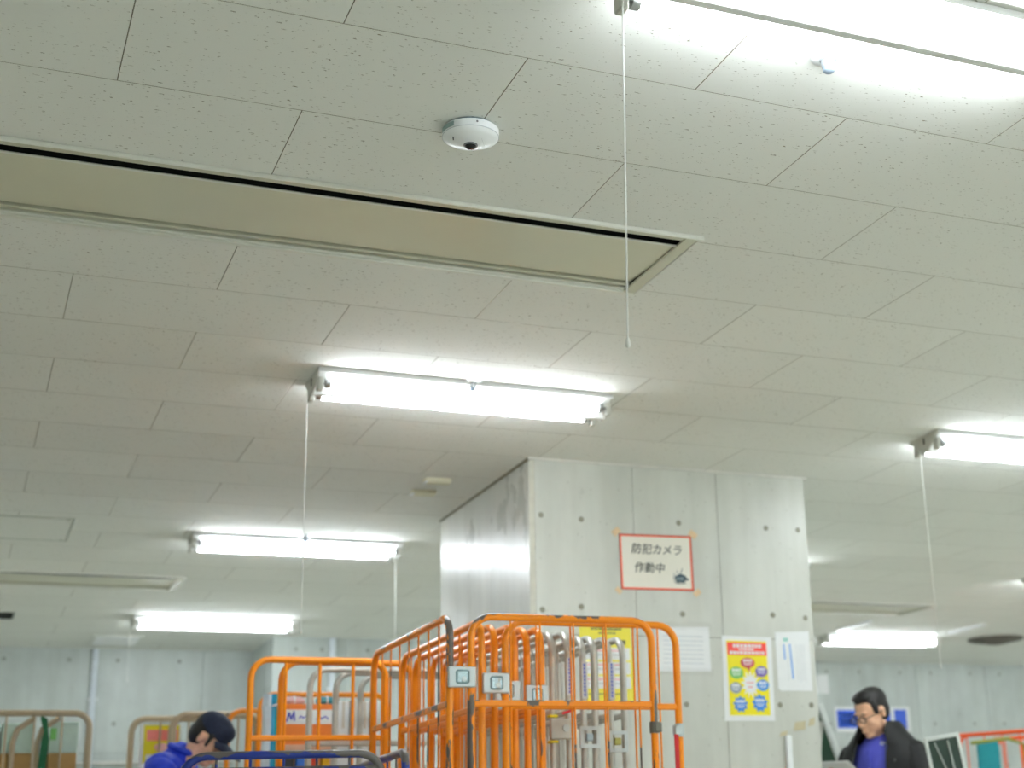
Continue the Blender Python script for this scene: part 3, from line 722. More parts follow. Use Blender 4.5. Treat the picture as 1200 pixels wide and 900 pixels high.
# cart 1: long panel seen edge-on plus the scuffed front panel
t = thing('roll_cart', 'scuffed orange roll cart at the front of the nested row, long side at left', 'roll cart', (1.552, 5.05, 0), 0, NEST)
cart_panel(t, 'long_panel', 1.04, (0, 0, 0), PI/2, M_ORANGE, rods=7)
p = cart_panel(t, 'end_panel', 0.69, (0.073, -0.012, 0), 0, M_ORANGE, rods=(0.145, 0.256, 0.383, 0.509, 0.634))
link('hinge', HINGE_M, p, (0.69, 0, 1.318))
latch(t, 0.036, -0.024, 1.488)
for x, y in ((0.02, 0.08), (0.02, 0.96), (0.70, -0.012)): caster(t, x, y)
# cart 2
t = thing('roll_cart', 'clean orange roll cart whose front panel stands just behind the scuffed one', 'roll cart', (1.695, 5.135, 0), 0, NEST)
cart_panel(t, 'long_panel', 1.04, (0, 0, 0), PI/2, M_ORANGE2, rods=7)
p = cart_panel(t, 'end_panel', 0.675, (0.085, -0.01, 0), 0, M_ORANGE2, rods=(0.118, 0.251, 0.381, 0.500, 0.600))
h = obj('hinge_collar', MB().lathe([(0.018, -0.024), (0.019, 0), (0.018, 0.024)], 14, 'z').bevbox(-0.026, 0.002, -0.020, 0.004, -0.02, 0.02, 0.004), M_LATCH, p, (0.675, 0, 1.315))
obj('red_strap', MB().bevbox(-0.030, -0.012, -0.022, -0.014, 0.85, 1.30, 0.003), plain('red_webbing', srgb(206, 28, 40), 0.5), p, (0.675, 0, 0))
latch(t, 0.045, -0.024, 1.478)
for x, y in ((0.02, 0.1), (0.02, 0.98), (0.74, -0.01)): caster(t, x, y)
def folded(xa, xb, y, mat, label, name='roll_cart', group=NEST, lz=1.455, lmat=True, Ln=1.04, rods=7):
    t = thing(name, label, 'roll cart', (xa, y, 0), 0, group)
    cart_panel(t, 'long_panel', Ln, (0, 0, 0), PI/2, mat, rods=rods)
    cart_panel(t, 'folded_panel', Ln, (xb-xa, -0.004, 0), PI/2, mat, rods=rods)
    if lmat: latch(t, (xb-xa)/2, -0.026, lz, max(0.55, (xb-xa+0.03)/0.1))
    for yy in (0.07, 0.95): caster(t, (xb-xa)/2, yy)
    return t
folded(1.773, 1.846, 5.222, M_ORANGE2, 'folded orange roll cart third in the nested row', lz=1.46)
folded(1.914, 1.969, 5.27, M_ORANGE2, 'folded orange roll cart next to the grey ones in the row', lz=1.452)
M_STICK = plain('sticker_white', srgb(228, 230, 230), 0.4)
M_STICKB = plain('sticker_blue', srgb(112, 134, 214), 0.5)
def stickers(t, x, y):
    s = obj('sticker', MB().bevbox(x-0.012, x+0.012, y-0.0165, y-0.0145, 1.46, 1.60, 0.0004), M_STICK, t)
    mb = MB(); rnd = random.Random(int(x*1000)); z = 1.468
    while z < 1.59:
        hgt = rnd.uniform(0.008, 0.014); mb.bbox(x-0.005, x+0.004, y-0.0171, y-0.0165, z, z+hgt); z += hgt+0.003
    obj('sticker_print', mb, M_STICKB, s)
def square_latch(t, x, y, z, inner):
    a = obj('latch_frame', border([(x-0.04, z-0.04), (x+0.04, z-0.04), (x+0.04, z+0.04), (x-0.04, z+0.04)], 0.014, y-0.006, y+0.006), M_LATCH, t)
    obj('latch_block', MB().bevbox(x-0.014, x+0.014, y-0.004, y+0.006, z-0.014, z+0.014, 0.003), plain('latch_inner_%s' % inner, srgb(*((176, 196, 206) if inner == 'blue' else (170, 168, 96))), 0.3, 0.5), a)
t = folded(2.041, 2.104, 5.345, M_GALV, 'grey steel roll cart beside the last orange one, with yellow-marked latch', lmat=False)
bk = obj('latch_box', MB().bevbox(-0.02, 0.085, -0.030, -0.010, 1.30, 1.375, 0.004), M_GALV, t)
obj('latch_knob', MB().lathe([(0.014, -0.036), (0.014, -0.028)], 14, 'y', (0.04, 0, 1.34)), M_LATCH, bk)
for z in (1.385, 1.292): obj('yellow_tape', MB().bevbox(-0.018, 0.016, -0.017, 0.014, z-0.005, z+0.005, 0.002), plain('yellow_tape', srgb(240, 226, 30), 0.5), t)
stickers(t, 0.063, -0.004)
obj('red_tag', MB().box((0.05, -0.03, 1.40), (0.05, 0.002, 0.010), Matrix.Rotation(-0.3, 3, 'Y')), plain('red_webbing', (0.6, 0.02, 0.03)), t)
t = folded(2.208, 2.253, 5.45, M_GALV, 'grey steel roll cart in the middle of the three grey ones', lmat=False)
square_latch(t, 0.01, -0.03, 1.315, 'blue'); stickers(t, 0.0, -0.002)
t = folded(2.328, 2.385, 5.47, M_GALV, 'grey steel roll cart at the right end of the nested row', lmat=False)
square_latch(t, 0.015, -0.03, 1.30, 'olive'); stickers(t, 0.003, 0.0)

# carts behind the blue one, standing across the view
def cross_cart(x, y, Ln, mat, label, n=1, dx=0.13, dy=0.06, rods=3, rod_r=0.006, group='roll carts behind the blue cart', rz=0, z1=1.70, bars=(1.385, 0.95, 0.45), name='roll_cart', r=0.0135):
    t = thing(name, label, 'roll cart', (x, y, 0), rz, group)
    for k in range(n):
        cart_panel(t, 'side_panel' if k == 0 else 'folded_panel', Ln, (dx*k, dy*k, 0), 0, mat, rods=rods if k == 0 else 0, rod_r=rod_r, z1=z1, bars=bars if k == 0 else bars[1:], r=r)
    for xx in (0.06, Ln-0.06): caster(t, xx, dy*(n-1)/2)
    return t
cross_cart(1.097, 6.30, 0.56, M_ORANGE2, 'clean orange roll cart standing across, left of the scuffed cart', 2, 0.135, 0.06, rods=3, rod_r=0.0075)
cross_cart(1.402, 6.60, 0.62, M_GALV, 'grey steel roll cart with rounded top behind the orange cross cart', 3, 0.135, 0.10, rods=0)
cross_cart(1.375, 7.62, 0.64, M_ORANGE2, 'orange roll cart behind the shelf of parcels', 1, rods=4, group='far roll carts')
cross_cart(1.36, 8.45, 0.55, M_ORANGE2, 'orange roll cart beside the beige carts, right of the navy cap', 1, rods=4, group='far roll carts')

# shelf of parcels between the carts
t = thing('parcel_shelf', 'grey steel shelf trolley holding parcels behind the orange cross cart', 'shelf', (1.52, 7.17, 0))
for sx in (-0.32, 0.32):
    for sy in (-0.2, 0.2): obj('post', MB().bevbox(sx-0.015, sx+0.015, sy-0.015, sy+0.015, 0, 1.30, 0.003), M_GALV, t)
for z in (0.25, 0.75, 1.27): obj('shelf_board', MB().bevbox(-0.335, 0.335, -0.215, 0.215, z, z+0.025, 0.003), M_GALV, t)
SZ = 1.2965
def parcel(name, label, cat, x0, x1, y0, y1, z1, mat, z0=SZ, group=None):
    t = thing(name, label, cat, ((x0+x1)/2, (y0+y1)/2, z0), 0, group)
    hx, hy = (x1-x0)/2, (y1-y0)/2
    obj('box_body', MB().bevbox(-hx, hx, -hy, hy, 0, z1-z0, 0.004), mat, t); return t, hx, hy, z1-z0
ob, hx, hy, hz = parcel('orange_carton', 'orange carton with a white label strip on the parcel shelf', 'carton', 1.375, 1.605, 7.0, 7.14, 1.592, plain('orange_board', srgb(238, 128, 46), 0.6))
lb = obj('label_strip', MB().bevbox(-hx+0.004, hx-0.002, -hy-0.0015, -hy, 0.205, 0.270, 0.0004), M_PAPER, ob)
mk = MB()
def stroke(mb, pts, wd, y0, y1):
    for a, b_ in zip(pts[:-1], pts[1:]):
        dx, dz = b_[0]-a[0], b_[1]-a[1]; ln = math.hypot(dx, dz); nx, nz = -dz/ln*wd/2, dx/ln*wd/2
        mb.plate([(a[0]-nx, a[1]-nz), (b_[0]-nx, b_[1]-nz), (b_[0]+nx, b_[1]+nz), (a[0]+nx, a[1]+nz)], y0, y1)
stroke(mk, [(-0.105, 0.216), (-0.095, 0.258), (-0.085, 0.225), (-0.073, 0.262), (-0.070, 0.220)], 0.008, -hy-0.0022, -hy-0.0015)
stroke(mk, [(-0.050, 0.230), (-0.040, 0.242), (-0.030, 0.230), (-0.018, 0.242), (-0.008, 0.230)], 0.005, -hy-0.0022, -hy-0.0015)
stroke(mk, [(0.030, 0.224), (0.040, 0.245), (0.052, 0.228), (0.070, 0.240), (0.084, 0.228)], 0.006, -hy-0.0022, -hy-0.0015)
obj('label_mark', mk, plain('violet_ink', srgb(72, 76, 190), 0.5), lb)
obj('lower_panel', MB().bevbox(-hx+0.002, hx-0.002, -hy-0.0015, -hy, 0.01, 0.115, 0.0004), plain('kraft_pink', srgb(222, 178, 150), 0.6), ob)
for k, (x0, x1, z1) in enumerate(((1.615, 1.668, 1.606), (1.676, 1.712, 1.610), (1.720, 1.762, 1.604), (1.770, 1.812, 1.608))):
    pb, hx, hy, hz = parcel('white_carton', ('narrow white upright carton nearest the orange carton', 'second narrow white carton from the orange carton', 'third narrow white carton from the orange carton', 'white carton at the right end of the parcel shelf')[k], 'carton', x0, x1, 6.99, 7.25, z1, M_PAPER, group='upright white cartons')
    obj('flap_tape', MB().bevbox(-0.006, 0.006, -hy-0.001, -hy, hz*0.6, hz-0.002, 0.0003), plain('clear_brown_tape', srgb(214, 206, 190), 0.4), pb)
# glossy bag
t = thing('plastic_bag', 'teal green and white glossy bag hanging in the orange cross cart', 'bag', (1.318, 6.98, SZ))
bg = MB(); n = 8
prof = [(0.044, 0), (0.048, 0.08), (0.040, 0.18), (0.050, 0.28), (0.044, 0.335)]
def bagpart(x0f, x1f, mat, nm):
    mb = MB()
    for i in range(len(prof)-1):
        for k in range(6):
            fa, fb = x0f+(x1f-x0f)*k/6, x0f+(x1f-x0f)*(k+1)/6
            for s in (-1, 1):
                q = []
                for (f, (hw, z)) in ((fa, prof[i]), (fb, prof[i]), (fb, prof[i+1]), (fa, prof[i+1])):
                    q.append((hw*f, s*(0.022*math.sqrt(max(0, 1-f*f))+0.001)+0.004*math.sin(9*f+z*30), z))
                mb.add(q, [(0, 1, 2, 3)])
    mb.smooth = True; return obj(nm, mb, mat, t)
bagpart(-1, -0.25, plain('bag_white', srgb(214, 226, 236), 0.25), 'white_side')
bagpart(-0.25, 0.2, plain('bag_blue', srgb(40, 150, 190), 0.25), 'blue_stripe')
bagpart(0.2, 1, plain('bag_teal', srgb(20, 148, 124), 0.25), 'teal_side')
obj('tie', MB().tube([(0.045, -0.03, 0.32), (0.02, -0.04, 0.29), (-0.01, -0.035, 0.28)], 0.004, 6), M_PAPER, t)
for k, (x0, x1, c, lab) in enumerate(((1.37, 1.415, (40, 44, 48), 'small black box'), (1.425, 1.475, (52, 112, 206), 'small blue box'), (1.485, 1.53, (222, 70, 40), 'small red box'), (1.54, 1.575, (236, 190, 40), 'small yellow box'))):
    pb, hx, hy, hz = parcel('small_box', lab + ' on the parcel shelf, in front of the orange carton', 'box', x0, x1, 6.955-0.0, 6.99, SZ+0.075, plain('small_box_%d' % k, srgb(*c), 0.5), group='small boxes on the shelf')
    obj('box_lid', MB().bevbox(-hx-0.001, hx+0.001, -hy-0.001, hy+0.001, hz-0.015, hz, 0.002), plain('small_box_lid_%d' % k, srgb(*[min(255, v+16) for v in c]), 0.5), pb)
for k, (x, lab) in enumerate(((1.43, 'pink and white bundle lying on the orange carton'), (1.58, 'teal bundle lying on the orange carton'))):
    t = thing('wrapped_bundle', lab, 'bundle', (x, 7.07, 1.592), 0)
    m = plain('bundle_%d' % k, srgb(*((222, 186, 188) if k == 0 else (62, 150, 164))), 0.4)
    obj('wrap', MB().lathe([(0.004, -0.05), (0.018, -0.045), (0.021, 0.0), (0.018, 0.03), (0.006, 0.05)], 12, 'x', (0, 0, 0.021)), m, t)
    obj('wrap_tie', MB().lathe([(0.022, -0.004), (0.0225, 0), (0.022, 0.004)], 12, 'x', (0.0, 0, 0.021)), M_PAPER, t)

# beige carts at far left
BG = 'beige roll carts by the far left wall'
def beige(x, y, Ln, label, n=1, dx=0.1, dy=0.07, rods=5):
    return cross_cart(x, y, Ln, M_BEIGE, label, n, dx, dy, rods, 0.006, BG, r=0.017)
t = beige(-0.42, 8.62, 1.09, 'beige roll cart at the left edge loaded with pale mint cartons', 1, rods=7)
for (xa, xb, ang) in ((0.36, 0.40, 0), (0.72, 0.78, 0), (0.84, 0.90, 0)):
    obj('bent_post', MB().tube([(xa, 0.036, 0.18), (xa, 0.036, 1.55), (xa+0.02, 0.036, 1.62), (xb+0.04, 0.036, 1.68)], 0.014, 8), M_BEIGE, t)
for k, (x0, x1, z1) in enumerate(((-0.38, 0.02, 1.645), (0.03, 0.235, 1.65), (0.245, 0.40, 1.655), (0.48, 0.62, 1.66))):
    pb, hx, hy, hz = parcel('tall_carton', ('brown and mint carton at the far left edge of the beige cart', 'brown and mint carton left of the green strap, farther one', 'brown and mint carton just left of the green strap', 'narrow brown and mint carton right of the green strap')[k], 'carton', x0, x1, 8.68, 9.1 if k < 3 else 8.9, 1.50, M_CARD, 0.15, group='cartons in the beige cart')
    obj('mint_sleeve', MB().bevbox(-hx-0.001, hx+0.001, -hy-0.001, hy+0.001, 1.35, z1-0.15, 0.004), M_MINT, pb)
t = thing('cart_deck', 'low steel deck carrying the cartons of the beige cart', 'deck', (0.13, 8.90, 0), 0)
obj('deck_board', MB().bevbox(-0.54, 0.54, -0.235, 0.28, 0.115, 0.149, 0.004), M_BEIGE, t)
for x in (-0.48, 0.48):
    for y in (-0.16, 0.2): obj('deck_leg', MB().bevbox(x-0.02, x+0.02, y-0.02, y+0.02, 0, 0.116, 0.003), M_RUBBER, t)
t = thing('cargo_strap', 'dark green cargo strap hanging from the beige cart rail', 'strap', (0.44, 8.60, 1.2))
obj('webbing', MB().plate([(-0.030, -0.15), (0.010, -0.15), (0.034, 0.36), (0.018, 0.47), (-0.004, 0.36)], -0.002, 0.002), M_GREEN, t)
obj('hook_strip', MB().plate([(0.018, 0.47), (-0.012, 0.485), (-0.016, 0.47), (0.006, 0.40)], -0.003, 0.001), M_GREEN, t)
o = obj('green_tag', MB().bevbox(0.478, 0.508, 8.585, 8.589, 1.56, 1.62, 0.0006), plain('leaf_green_tag', srgb(112, 186, 96), 0.5)); tag(o, 'small light green tag on the beige cart beside the strap', 'tag')
t = beige(0.915, 8.93, 0.46, 'beige roll cart left of the navy cap, holding a yellow sheet', 1, rods=2)
beige(1.105, 8.66, 0.46, 'beige roll cart directly behind the navy cap', 2, 0.0, 0.09, rods=3)
t = thing('product_sheet', 'yellow sheet with pink header hanging in the beige cart left of the cap', 'sheet', (1.075, 9.0, 1.25))
obj('paper', MB().plate([(-0.105, -0.05), (0.115, -0.05), (0.115, 0.43), (-0.105, 0.43)], -0.002, 0.002), M_PAPER, t)
obj('yellow_field', MB().plate([(-0.085, 0.26), (0.105, 0.26), (0.105, 0.42), (-0.085, 0.42)], -0.003, -0.0019), M_YELLOW, t)
obj('yellow_edge', MB().plate([(-0.085, -0.04), (-0.070, -0.04), (-0.070, 0.26), (-0.085, 0.26)], -0.003, -0.0019), M_YELLOW, t)
obj('pink_header', MB().plate([(-0.070, 0.335), (0.100, 0.335), (0.100, 0.395), (-0.070, 0.395)], -0.0036, -0.0029), plain('salmon_print', srgb(246, 140, 130), 0.5), t)
obj('pink_ellipse', MB().plate(ell(0.015, 0.300, 0.042, 0.022), -0.0036, -0.0029), plain('pale_pink_print', srgb(240, 190, 190), 0.5), t)
obj('hanger', MB().tube([(0, 0, 0.43), (0, -0.03, 0.445), (0, -0.049, 0.447)], 0.003, 6), M_GALV, t)

# blue cart in front
t = thing('roll_cart', 'low dark blue roll cart at the bottom, its rail worn grey', 'roll cart', (0.665, 4.965, 0), math.radians(-8.5), 'blue roll cart')
p = cart_panel(t, 'end_panel', 0.615, (0, 0, 0), 0, M_BLUE, z1=1.225, rods=5, rod_r=0.005, bars=(1.178, 0.8, 0.4))
p2 = cart_panel(t, 'long_panel', 1.0, (0.690, 0.0, 0), math.radians(95.3), M_BLUE, z1=1.228, rods=6, bars=(0.8, 0.4), rc=0.05)
obj('front_board', MB().bevbox(0.02, 0.595, -0.004, 0.004, 0.6, 1.182, 0.002), plain('mid_blue_panel', srgb(70, 104, 190), 0.4), p)
for x, y in ((0.05, 0), (0.56, 0), (0.68, 0.12), (0.607, 0.9)): caster(t, x, y)

# orange carts at far right with coloured covers
FR = 'orange carts at the far right'
t = cross_cart(7.38, 10.36, 1.0, plain('vermilion_paint', srgb(244, 92, 30), 0.35), 'red-orange roll cart at the far right edge behind the blackboard', 2, 0.06, 0.09, 6, 0.006, FR, rz=math.radians(-52))
cross_cart(8.05, 10.75, 1.0, plain('vermilion_paint', (0.8, 0.1, 0.01)), 'second red-orange roll cart farther back at the right edge', 2, 0.05, 0.09, 6, 0.006, FR, rz=math.radians(-52))
def cover(x, y, wd, z1, c, label):
    t = thing('cart_cover', label, 'cover', (x, y, 0.9), math.radians(-32))
    m = plain('cover_' + label.split()[0], srgb(*c), 0.6)
    obj('cloth', MB().bevbox(-wd/2, wd/2, -0.03, 0.03, 0, z1-0.9, 0.012), m, t)
    obj('hem', MB().bevbox(-wd/2-0.002, wd/2+0.002, -0.032, 0.032, 0, 0.03, 0.004), m, t)
cover(7.42, 9.92, 0.17, 1.63, (20, 140, 150), 'teal cloth cover hanging on the far right carts')
t = thing('strap_frame', 'olive green bent frame on the far right carts', 'frame', (7.40, 9.60, 0), math.radians(-32))
obj('frame_tube', MB().tube([(-0.30, 0, 1.60), (-0.02, 0, 1.62), (0.10, 0, 1.57), (0.12, 0, 0)], 0.014, 8), plain('olive_paint', srgb(134, 142, 40), 0.4), t)
obj('foot', MB().bevbox(0.07, 0.17, -0.1, 0.1, 0, 0.02, 0.004), M_RUBBER, t)
t = thing('strap_frame', 'blue bent frame on the far right carts', 'frame', (7.60, 9.22, 0), math.radians(-32))
obj('frame_tube', MB().tube([(-0.24, 0, 1.59), (0.02, 0, 1.60), (0.09, 0, 1.54), (0.10, 0, 0)], 0.016, 8), plain('sky_blue_paint', srgb(40, 136, 196), 0.4), t)
obj('foot', MB().bevbox(0.05, 0.15, -0.1, 0.1, 0, 0.02, 0.004), M_RUBBER, t)

# ------------------------------------------------------------------ boards near the man
M_FRAMEW = plain('white_board_frame', srgb(222, 228, 224), 0.35)
M_CHALK = plain('green_chalkboard', srgb(44, 66, 56), 0.5, vary=0.1, scale=6)
t = thing('leaning_board', 'green board with white frame, leaning, right beside the column edge', 'board', (4.40, 7.36, 0), 0)
tl = math.atan(0.33)
Rb = Matrix.Rotation(-tl, 3, 'Y')
def lean(mb): mb.v = [tuple(Rb @ Vector(v) + Vector((0.545, 0, 0.0))) for v in mb.v]; return mb
obj('board_face', lean(MB().bevbox(-0.008, 0.008, 0.02, 0.72, 0.05, 1.71, 0.002)), plain('deep_green_board', srgb(24, 86, 54), 0.45), t)
for (ya, yb, za, zb) in ((0, 0.022, 0.03, 1.735), (0.718, 0.74, 0.03, 1.735), (0.022, 0.718, 1.71, 1.735), (0.022, 0.718, 0.03, 0.055)):
    obj('frame_bar', lean(MB().bevbox(-0.018, 0.018, ya, yb, za, zb, 0.005)), M_FRAMEW, t)
for y in (0.03, 0.70): obj('prop_leg', MB().tube([(0.02, y, 1.55), (-0.30+0.05, y, 0.012)], 0.012, 8), M_GALV, t)
t = thing('blackboard_sign', 'small dark blackboard with pale frame standing beside the man in black', 'board', (4.42, 6.27, 0), math.radians(-30))
Rl = Matrix.Rotation(math.radians(-7), 3, 'Y')
def rl(mb, c=Vector((0, 0, 1.38))): mb.v = [tuple(Rl @ (Vector(v)-c) + c) for v in mb.v]; return mb
obj('board_face', rl(MB().bevbox(-0.072, 0.072, -0.006, 0.006, 0.9, 1.365, 0.001)), M_CHALK, t)
for (xa, xb, za, zb) in ((-0.086, -0.070, 0.88, 1.385), (0.070, 0.086, 0.88, 1.385), (-0.070, 0.070, 1.365, 1.385), (-0.070, 0.070, 0.88, 0.90)):
    obj('frame_bar', rl(MB().bevbox(xa, xb, -0.012, 0.012, za, zb, 0.003)), M_FRAMEW, t)
cm = plain('chalk_stick', srgb(168, 176, 170), 0.6)
obj('stick', rl(MB().tube([(-0.040, -0.010, 1.355), (0.005, -0.012, 1.16)], 0.0045, 6)), cm, t)
obj('stick', rl(MB().tube([(0.024, -0.010, 1.355), (0.030, -0.012, 1.18)], 0.0055, 6)), cm, t)
for x in (-0.03, 0.12): obj('leg', MB().tube([(x, 0.02, 0.9), (x, 0.10, 0.0)], 0.012, 8), M_FRAMEW, t)
for x in (-0.03, 0.12): obj('leg', MB().tube([(x, 0.0, 0.9), (x, -0.12, 0.0)], 0.012, 8), M_FRAMEW, t)
# blue wall sign behind the man
t = thing('wall_sign', 'blue and white sign on the far wall behind the man in black', 'sign', (8.95, YF-0.081, 2.16))
obj('sign_board', MB().bevbox(-0.47, 0.47, -0.02, 0, -0.14, 0.125, 0.004), M_PAPER, t)
obj('blue_field', MB().bevbox(-0.445, 0.22, -0.024, -0.0195, -0.098, 0.088, 0.001), plain('royal_blue', srgb(38, 86, 206), 0.4), t)
obj('blue_field', MB().bevbox(0.27, 0.42, -0.024, -0.0195, -0.115, 0.095, 0.001), plain('royal_blue', (0, 0, 0.5)), t)
sp = MB()
for k in range(8):
    a = 2*PI*k/8; sp.plate([(-0.05+0.015*math.cos(a+1.2), 0.015*math.sin(a+1.2)-0.005), (-0.05+0.06*math.cos(a)+0.012*math.cos(a+1.57), 0.06*math.sin(a)+0.012*math.sin(a+1.57)-0.005), (-0.05+0.06*math.cos(a)-0.012*math.cos(a+1.57), 0.06*math.sin(a)-0.012*math.sin(a+1.57)-0.005)], -0.0256, -0.0238)
obj('white_burst', sp, M_PAPER, t)
dashes(t, [(-0.42, -0.14, 0.03, 0.022, 0.02, 0.06), (-0.40, -0.16, -0.02, 0.03, 0.02, 0.06), (-0.42, -0.2, -0.06, 0.014, 0.02, 0.05)], plain('pale_blue_print', srgb(150, 186, 232), 0.5), -0.0236, seed=101)
o = obj('wall_paper_sheet', MB().plate([(8.30, 2.42), (8.44, 2.42), (8.44, 2.62), (8.30, 2.62)], YF-0.083, YF-0.0805), M_PAPER); tag(o, 'small white sheet on the far wall just right of the column', 'notice')

# ------------------------------------------------------------------ people
ICO = {}
for sub in (2, 3):
    bm = bmesh.new(); bmesh.ops.create_icosphere(bm, subdivisions=sub, radius=1); bm.verts.index_update()
    ICO[sub] = ([v.co.copy() for v in bm.verts], [tuple(v.index for v in f.verts) for f in bm.faces]); bm.free()
def blob(name, parts, voxel, mat, parent, smooth=4, cut=None):
    """one continuous skin around overlapping rounded volumes"""
    vs, fs = [], []
    def ball(mt, sub):
        bv, bf = ICO[sub]; n = len(vs)
        vs.extend([tuple(mt @ v) for v in bv]); fs.extend([(a+n, b_+n, c+n) for a, b_, c in bf])
    for pt in parts:
        if pt[0] == 'e':
            _, c, r, *rest_ = pt; rot = rest_[0] if rest_ else Matrix.Identity(3)
            ball(Matrix.Translation(Vector(c)) @ rot.to_4x4() @ Matrix.Diagonal((r[0], r[1], r[2], 1)), 3)
        else:
            _, pts, rs = pt
            for (a, ra), (b_, rb) in zip(list(zip(pts, rs))[:-1], list(zip(pts, rs))[1:]):
                a, b_ = Vector(a), Vector(b_); n = max(2, int((b_-a).length/(min(ra, rb)*0.3)))
                for k in range(n+1):
                    f = k/n; rr_ = ra+(rb-ra)*f; ball(Matrix.Translation(a.lerp(b_, f)) @ Matrix.Diagonal((rr_, rr_, rr_, 1)), 2)
    me = bpy.data.meshes.new(name); me.from_pydata(vs, [], fs)
    tmp = bpy.data.objects.new(name, me)
    md = tmp.modifiers.new('r', 'REMESH'); md.mode = 'VOXEL'; md.voxel_size = voxel
    if smooth: sm = tmp.modifiers.new('s', 'SMOOTH'); sm.iterations = smooth; sm.factor = 0.5
    out = evaluated_mesh(tmp); bpy.data.meshes.remove(me)
    if cut:
        b2 = bmesh.new(); b2.from_mesh(out)
        for co, no in cut: bmesh.ops.bisect_plane(b2, geom=b2.verts[:]+b2.edges[:]+b2.faces[:], plane_co=co, plane_no=no, clear_outer=True)
        b2.to_mesh(out); b2.free()
    out.name = name; out.materials.clear(); out.materials.append(mat)
    for p in out.polygons: p.use_smooth = True
    return link(name, out, parent)
def head_parts(Mh):
    R3 = Mh.to_3x3()
    def e(c, r): return ('e', Mh @ Vector(c), r, R3)
    def cp(pts, rs): return ('c', [Mh @ Vector(p) for p in pts], rs)
    P = [e((0, 0.012, 0.030), (0.074, 0.094, 0.088)), e((0, -0.028, -0.035), (0.062, 0.066, 0.082)), e((0, -0.062, -0.098), (0.030, 0.030, 0.022)),
         e((0, -0.012, -0.072), (0.056, 0.055, 0.040)), e((0, -0.076, 0.022), (0.050, 0.018, 0.011)), e((0, -0.092, -0.066), (0.022, 0.011, 0.006)), e((0, -0.089, -0.078), (0.019, 0.011, 0.006)),
         cp([(0, -0.090, 0.012), (0, -0.108, -0.030)], [0.0075, 0.0105]), e((0, -0.100, -0.036), (0.016, 0.012, 0.009))]
    for s in (-1, 1):
        P += [e((s*0.036, -0.064, -0.028), (0.024, 0.022, 0.022)), e((s*0.075, 0.012, -0.012), (0.007, 0.017, 0.028)), e((s*0.079, 0.018, -0.002), (0.006, 0.011, 0.016))]
    return P
def eyes(parent, Mh, closed=True):
    for s in (-1, 1):
        o = obj('eye', MB().lathe([(0.0005, -0.002), (0.011, 0.0), (0.0005, 0.002)], 14, 'y'), plain('dark_eye', srgb(40, 30, 28), 0.3), parent)
        o.matrix_local = Mh @ Matrix.Translation((s*0.030, -0.089, 0.0)) @ Matrix.Diagonal((1, 1, 0.4, 1))
        o = obj('eyebrow', MB().tube([(-0.017, 0.004, -0.002), (0, -0.001, 0.002), (0.017, 0.005, -0.002)], [0.002, 0.0032, 0.0018], 6), M_HAIR, parent)
        o.matrix_local = Mh @ Matrix.Translation((s*0.031, -0.0935, 0.022))
def hand_parts(w, fdir, palm_n, side, curl=0.35, s=1.0):
    """wrist point, finger direction, palm normal; thumb on side*(fdir x palm_n)"""
    w = Vector(w); f = Vector(fdir).normalized(); n = Vector(palm_n); n = (n - f*n.dot(f)).normalized(); l = f.cross(n)*side
    P = [('c', [w, w+f*0.03*s], [0.026*s, 0.026*s])]
    for k in (-1, 0, 1): P.append(('c', [w+f*0.02*s+l*k*0.016*s, w+f*0.085*s+l*k*0.024*s], [0.016*s, 0.014*s]))
    for k, ln in ((1.5, 0.068), (0.5, 0.078), (-0.5, 0.072), (-1.5, 0.056)):
        b_ = w+f*0.088*s+l*k*0.0205*s
        m1 = b_+(f*math.cos(curl)+n*math.sin(curl))*ln*0.5*s
        m2 = m1+(f*math.cos(2*curl)+n*math.sin(2*curl))*ln*0.32*s
        m3 = m2+(f*math.cos(3*curl)+n*math.sin(3*curl))*ln*0.24*s
        P.append(('c', [b_, m1, m2, m3], [0.0098*s, 0.009*s, 0.0082*s, 0.0072*s]))
    tb = w+f*0.030*s+l*0.030*s
    t1 = tb+(f*0.6+l*0.75+n*0.2).normalized()*0.036*s; t2 = t1+(f*0.85+l*0.35+n*0.35).normalized()*0.030*s
    P.append(('c', [tb, t1, t2], [0.0135*s, 0.0108*s, 0.0088*s])); return P
M_TROUSER = plain('dark_trousers', srgb(36, 38, 46), 0.8)
M_SHOE = plain('black_shoe', srgb(26, 26, 26), 0.5)
def shoe(parent, x, y):
    return blob('shoe', [('c', [(x, y+0.05, 0.045), (x, y-0.06, 0.045), (x, y-0.15, 0.035)], [0.046, 0.045, 0.034])], 0.010, M_SHOE, parent, 2, cut=[((0, 0, 0.002), (0, 0, -1))])

# --- man in the black jacket
ang = math.radians(-65)
pr = thing('person', 'man with short black hair, glasses and open black jacket over blue shirt, looking down', 'person', (4.515, 6.972, 0), ang)
Mh = Matrix.Translation((0.0, -0.055, 1.557)) @ Euler((math.radians(24), 0, math.radians(-14))).to_matrix().to_4x4()
legs = [('c', [(s*0.10, 0.02, 0.92), (s*0.11, 0.0, 0.50), (s*0.115, 0.03, 0.09)], [0.088, 0.062, 0.042]) for s in (-1, 1)]
armL = [(0.190, 0.03, 1.335), (0.265, -0.02, 1.10), (0.14, -0.265, 1.155)]
armR = [(-0.190, 0.03, 1.335), (-0.270, -0.03, 1.10), (-0.13, -0.285, 1.215)]
hl = hand_parts(armL[2], (-0.45, -0.8, 0.25), (-0.6, 0.3, 0.4), 1); hr = hand_parts(armR[2], (0.35, -0.85, 0.30), (0.6, 0.3, 0.4), -1)
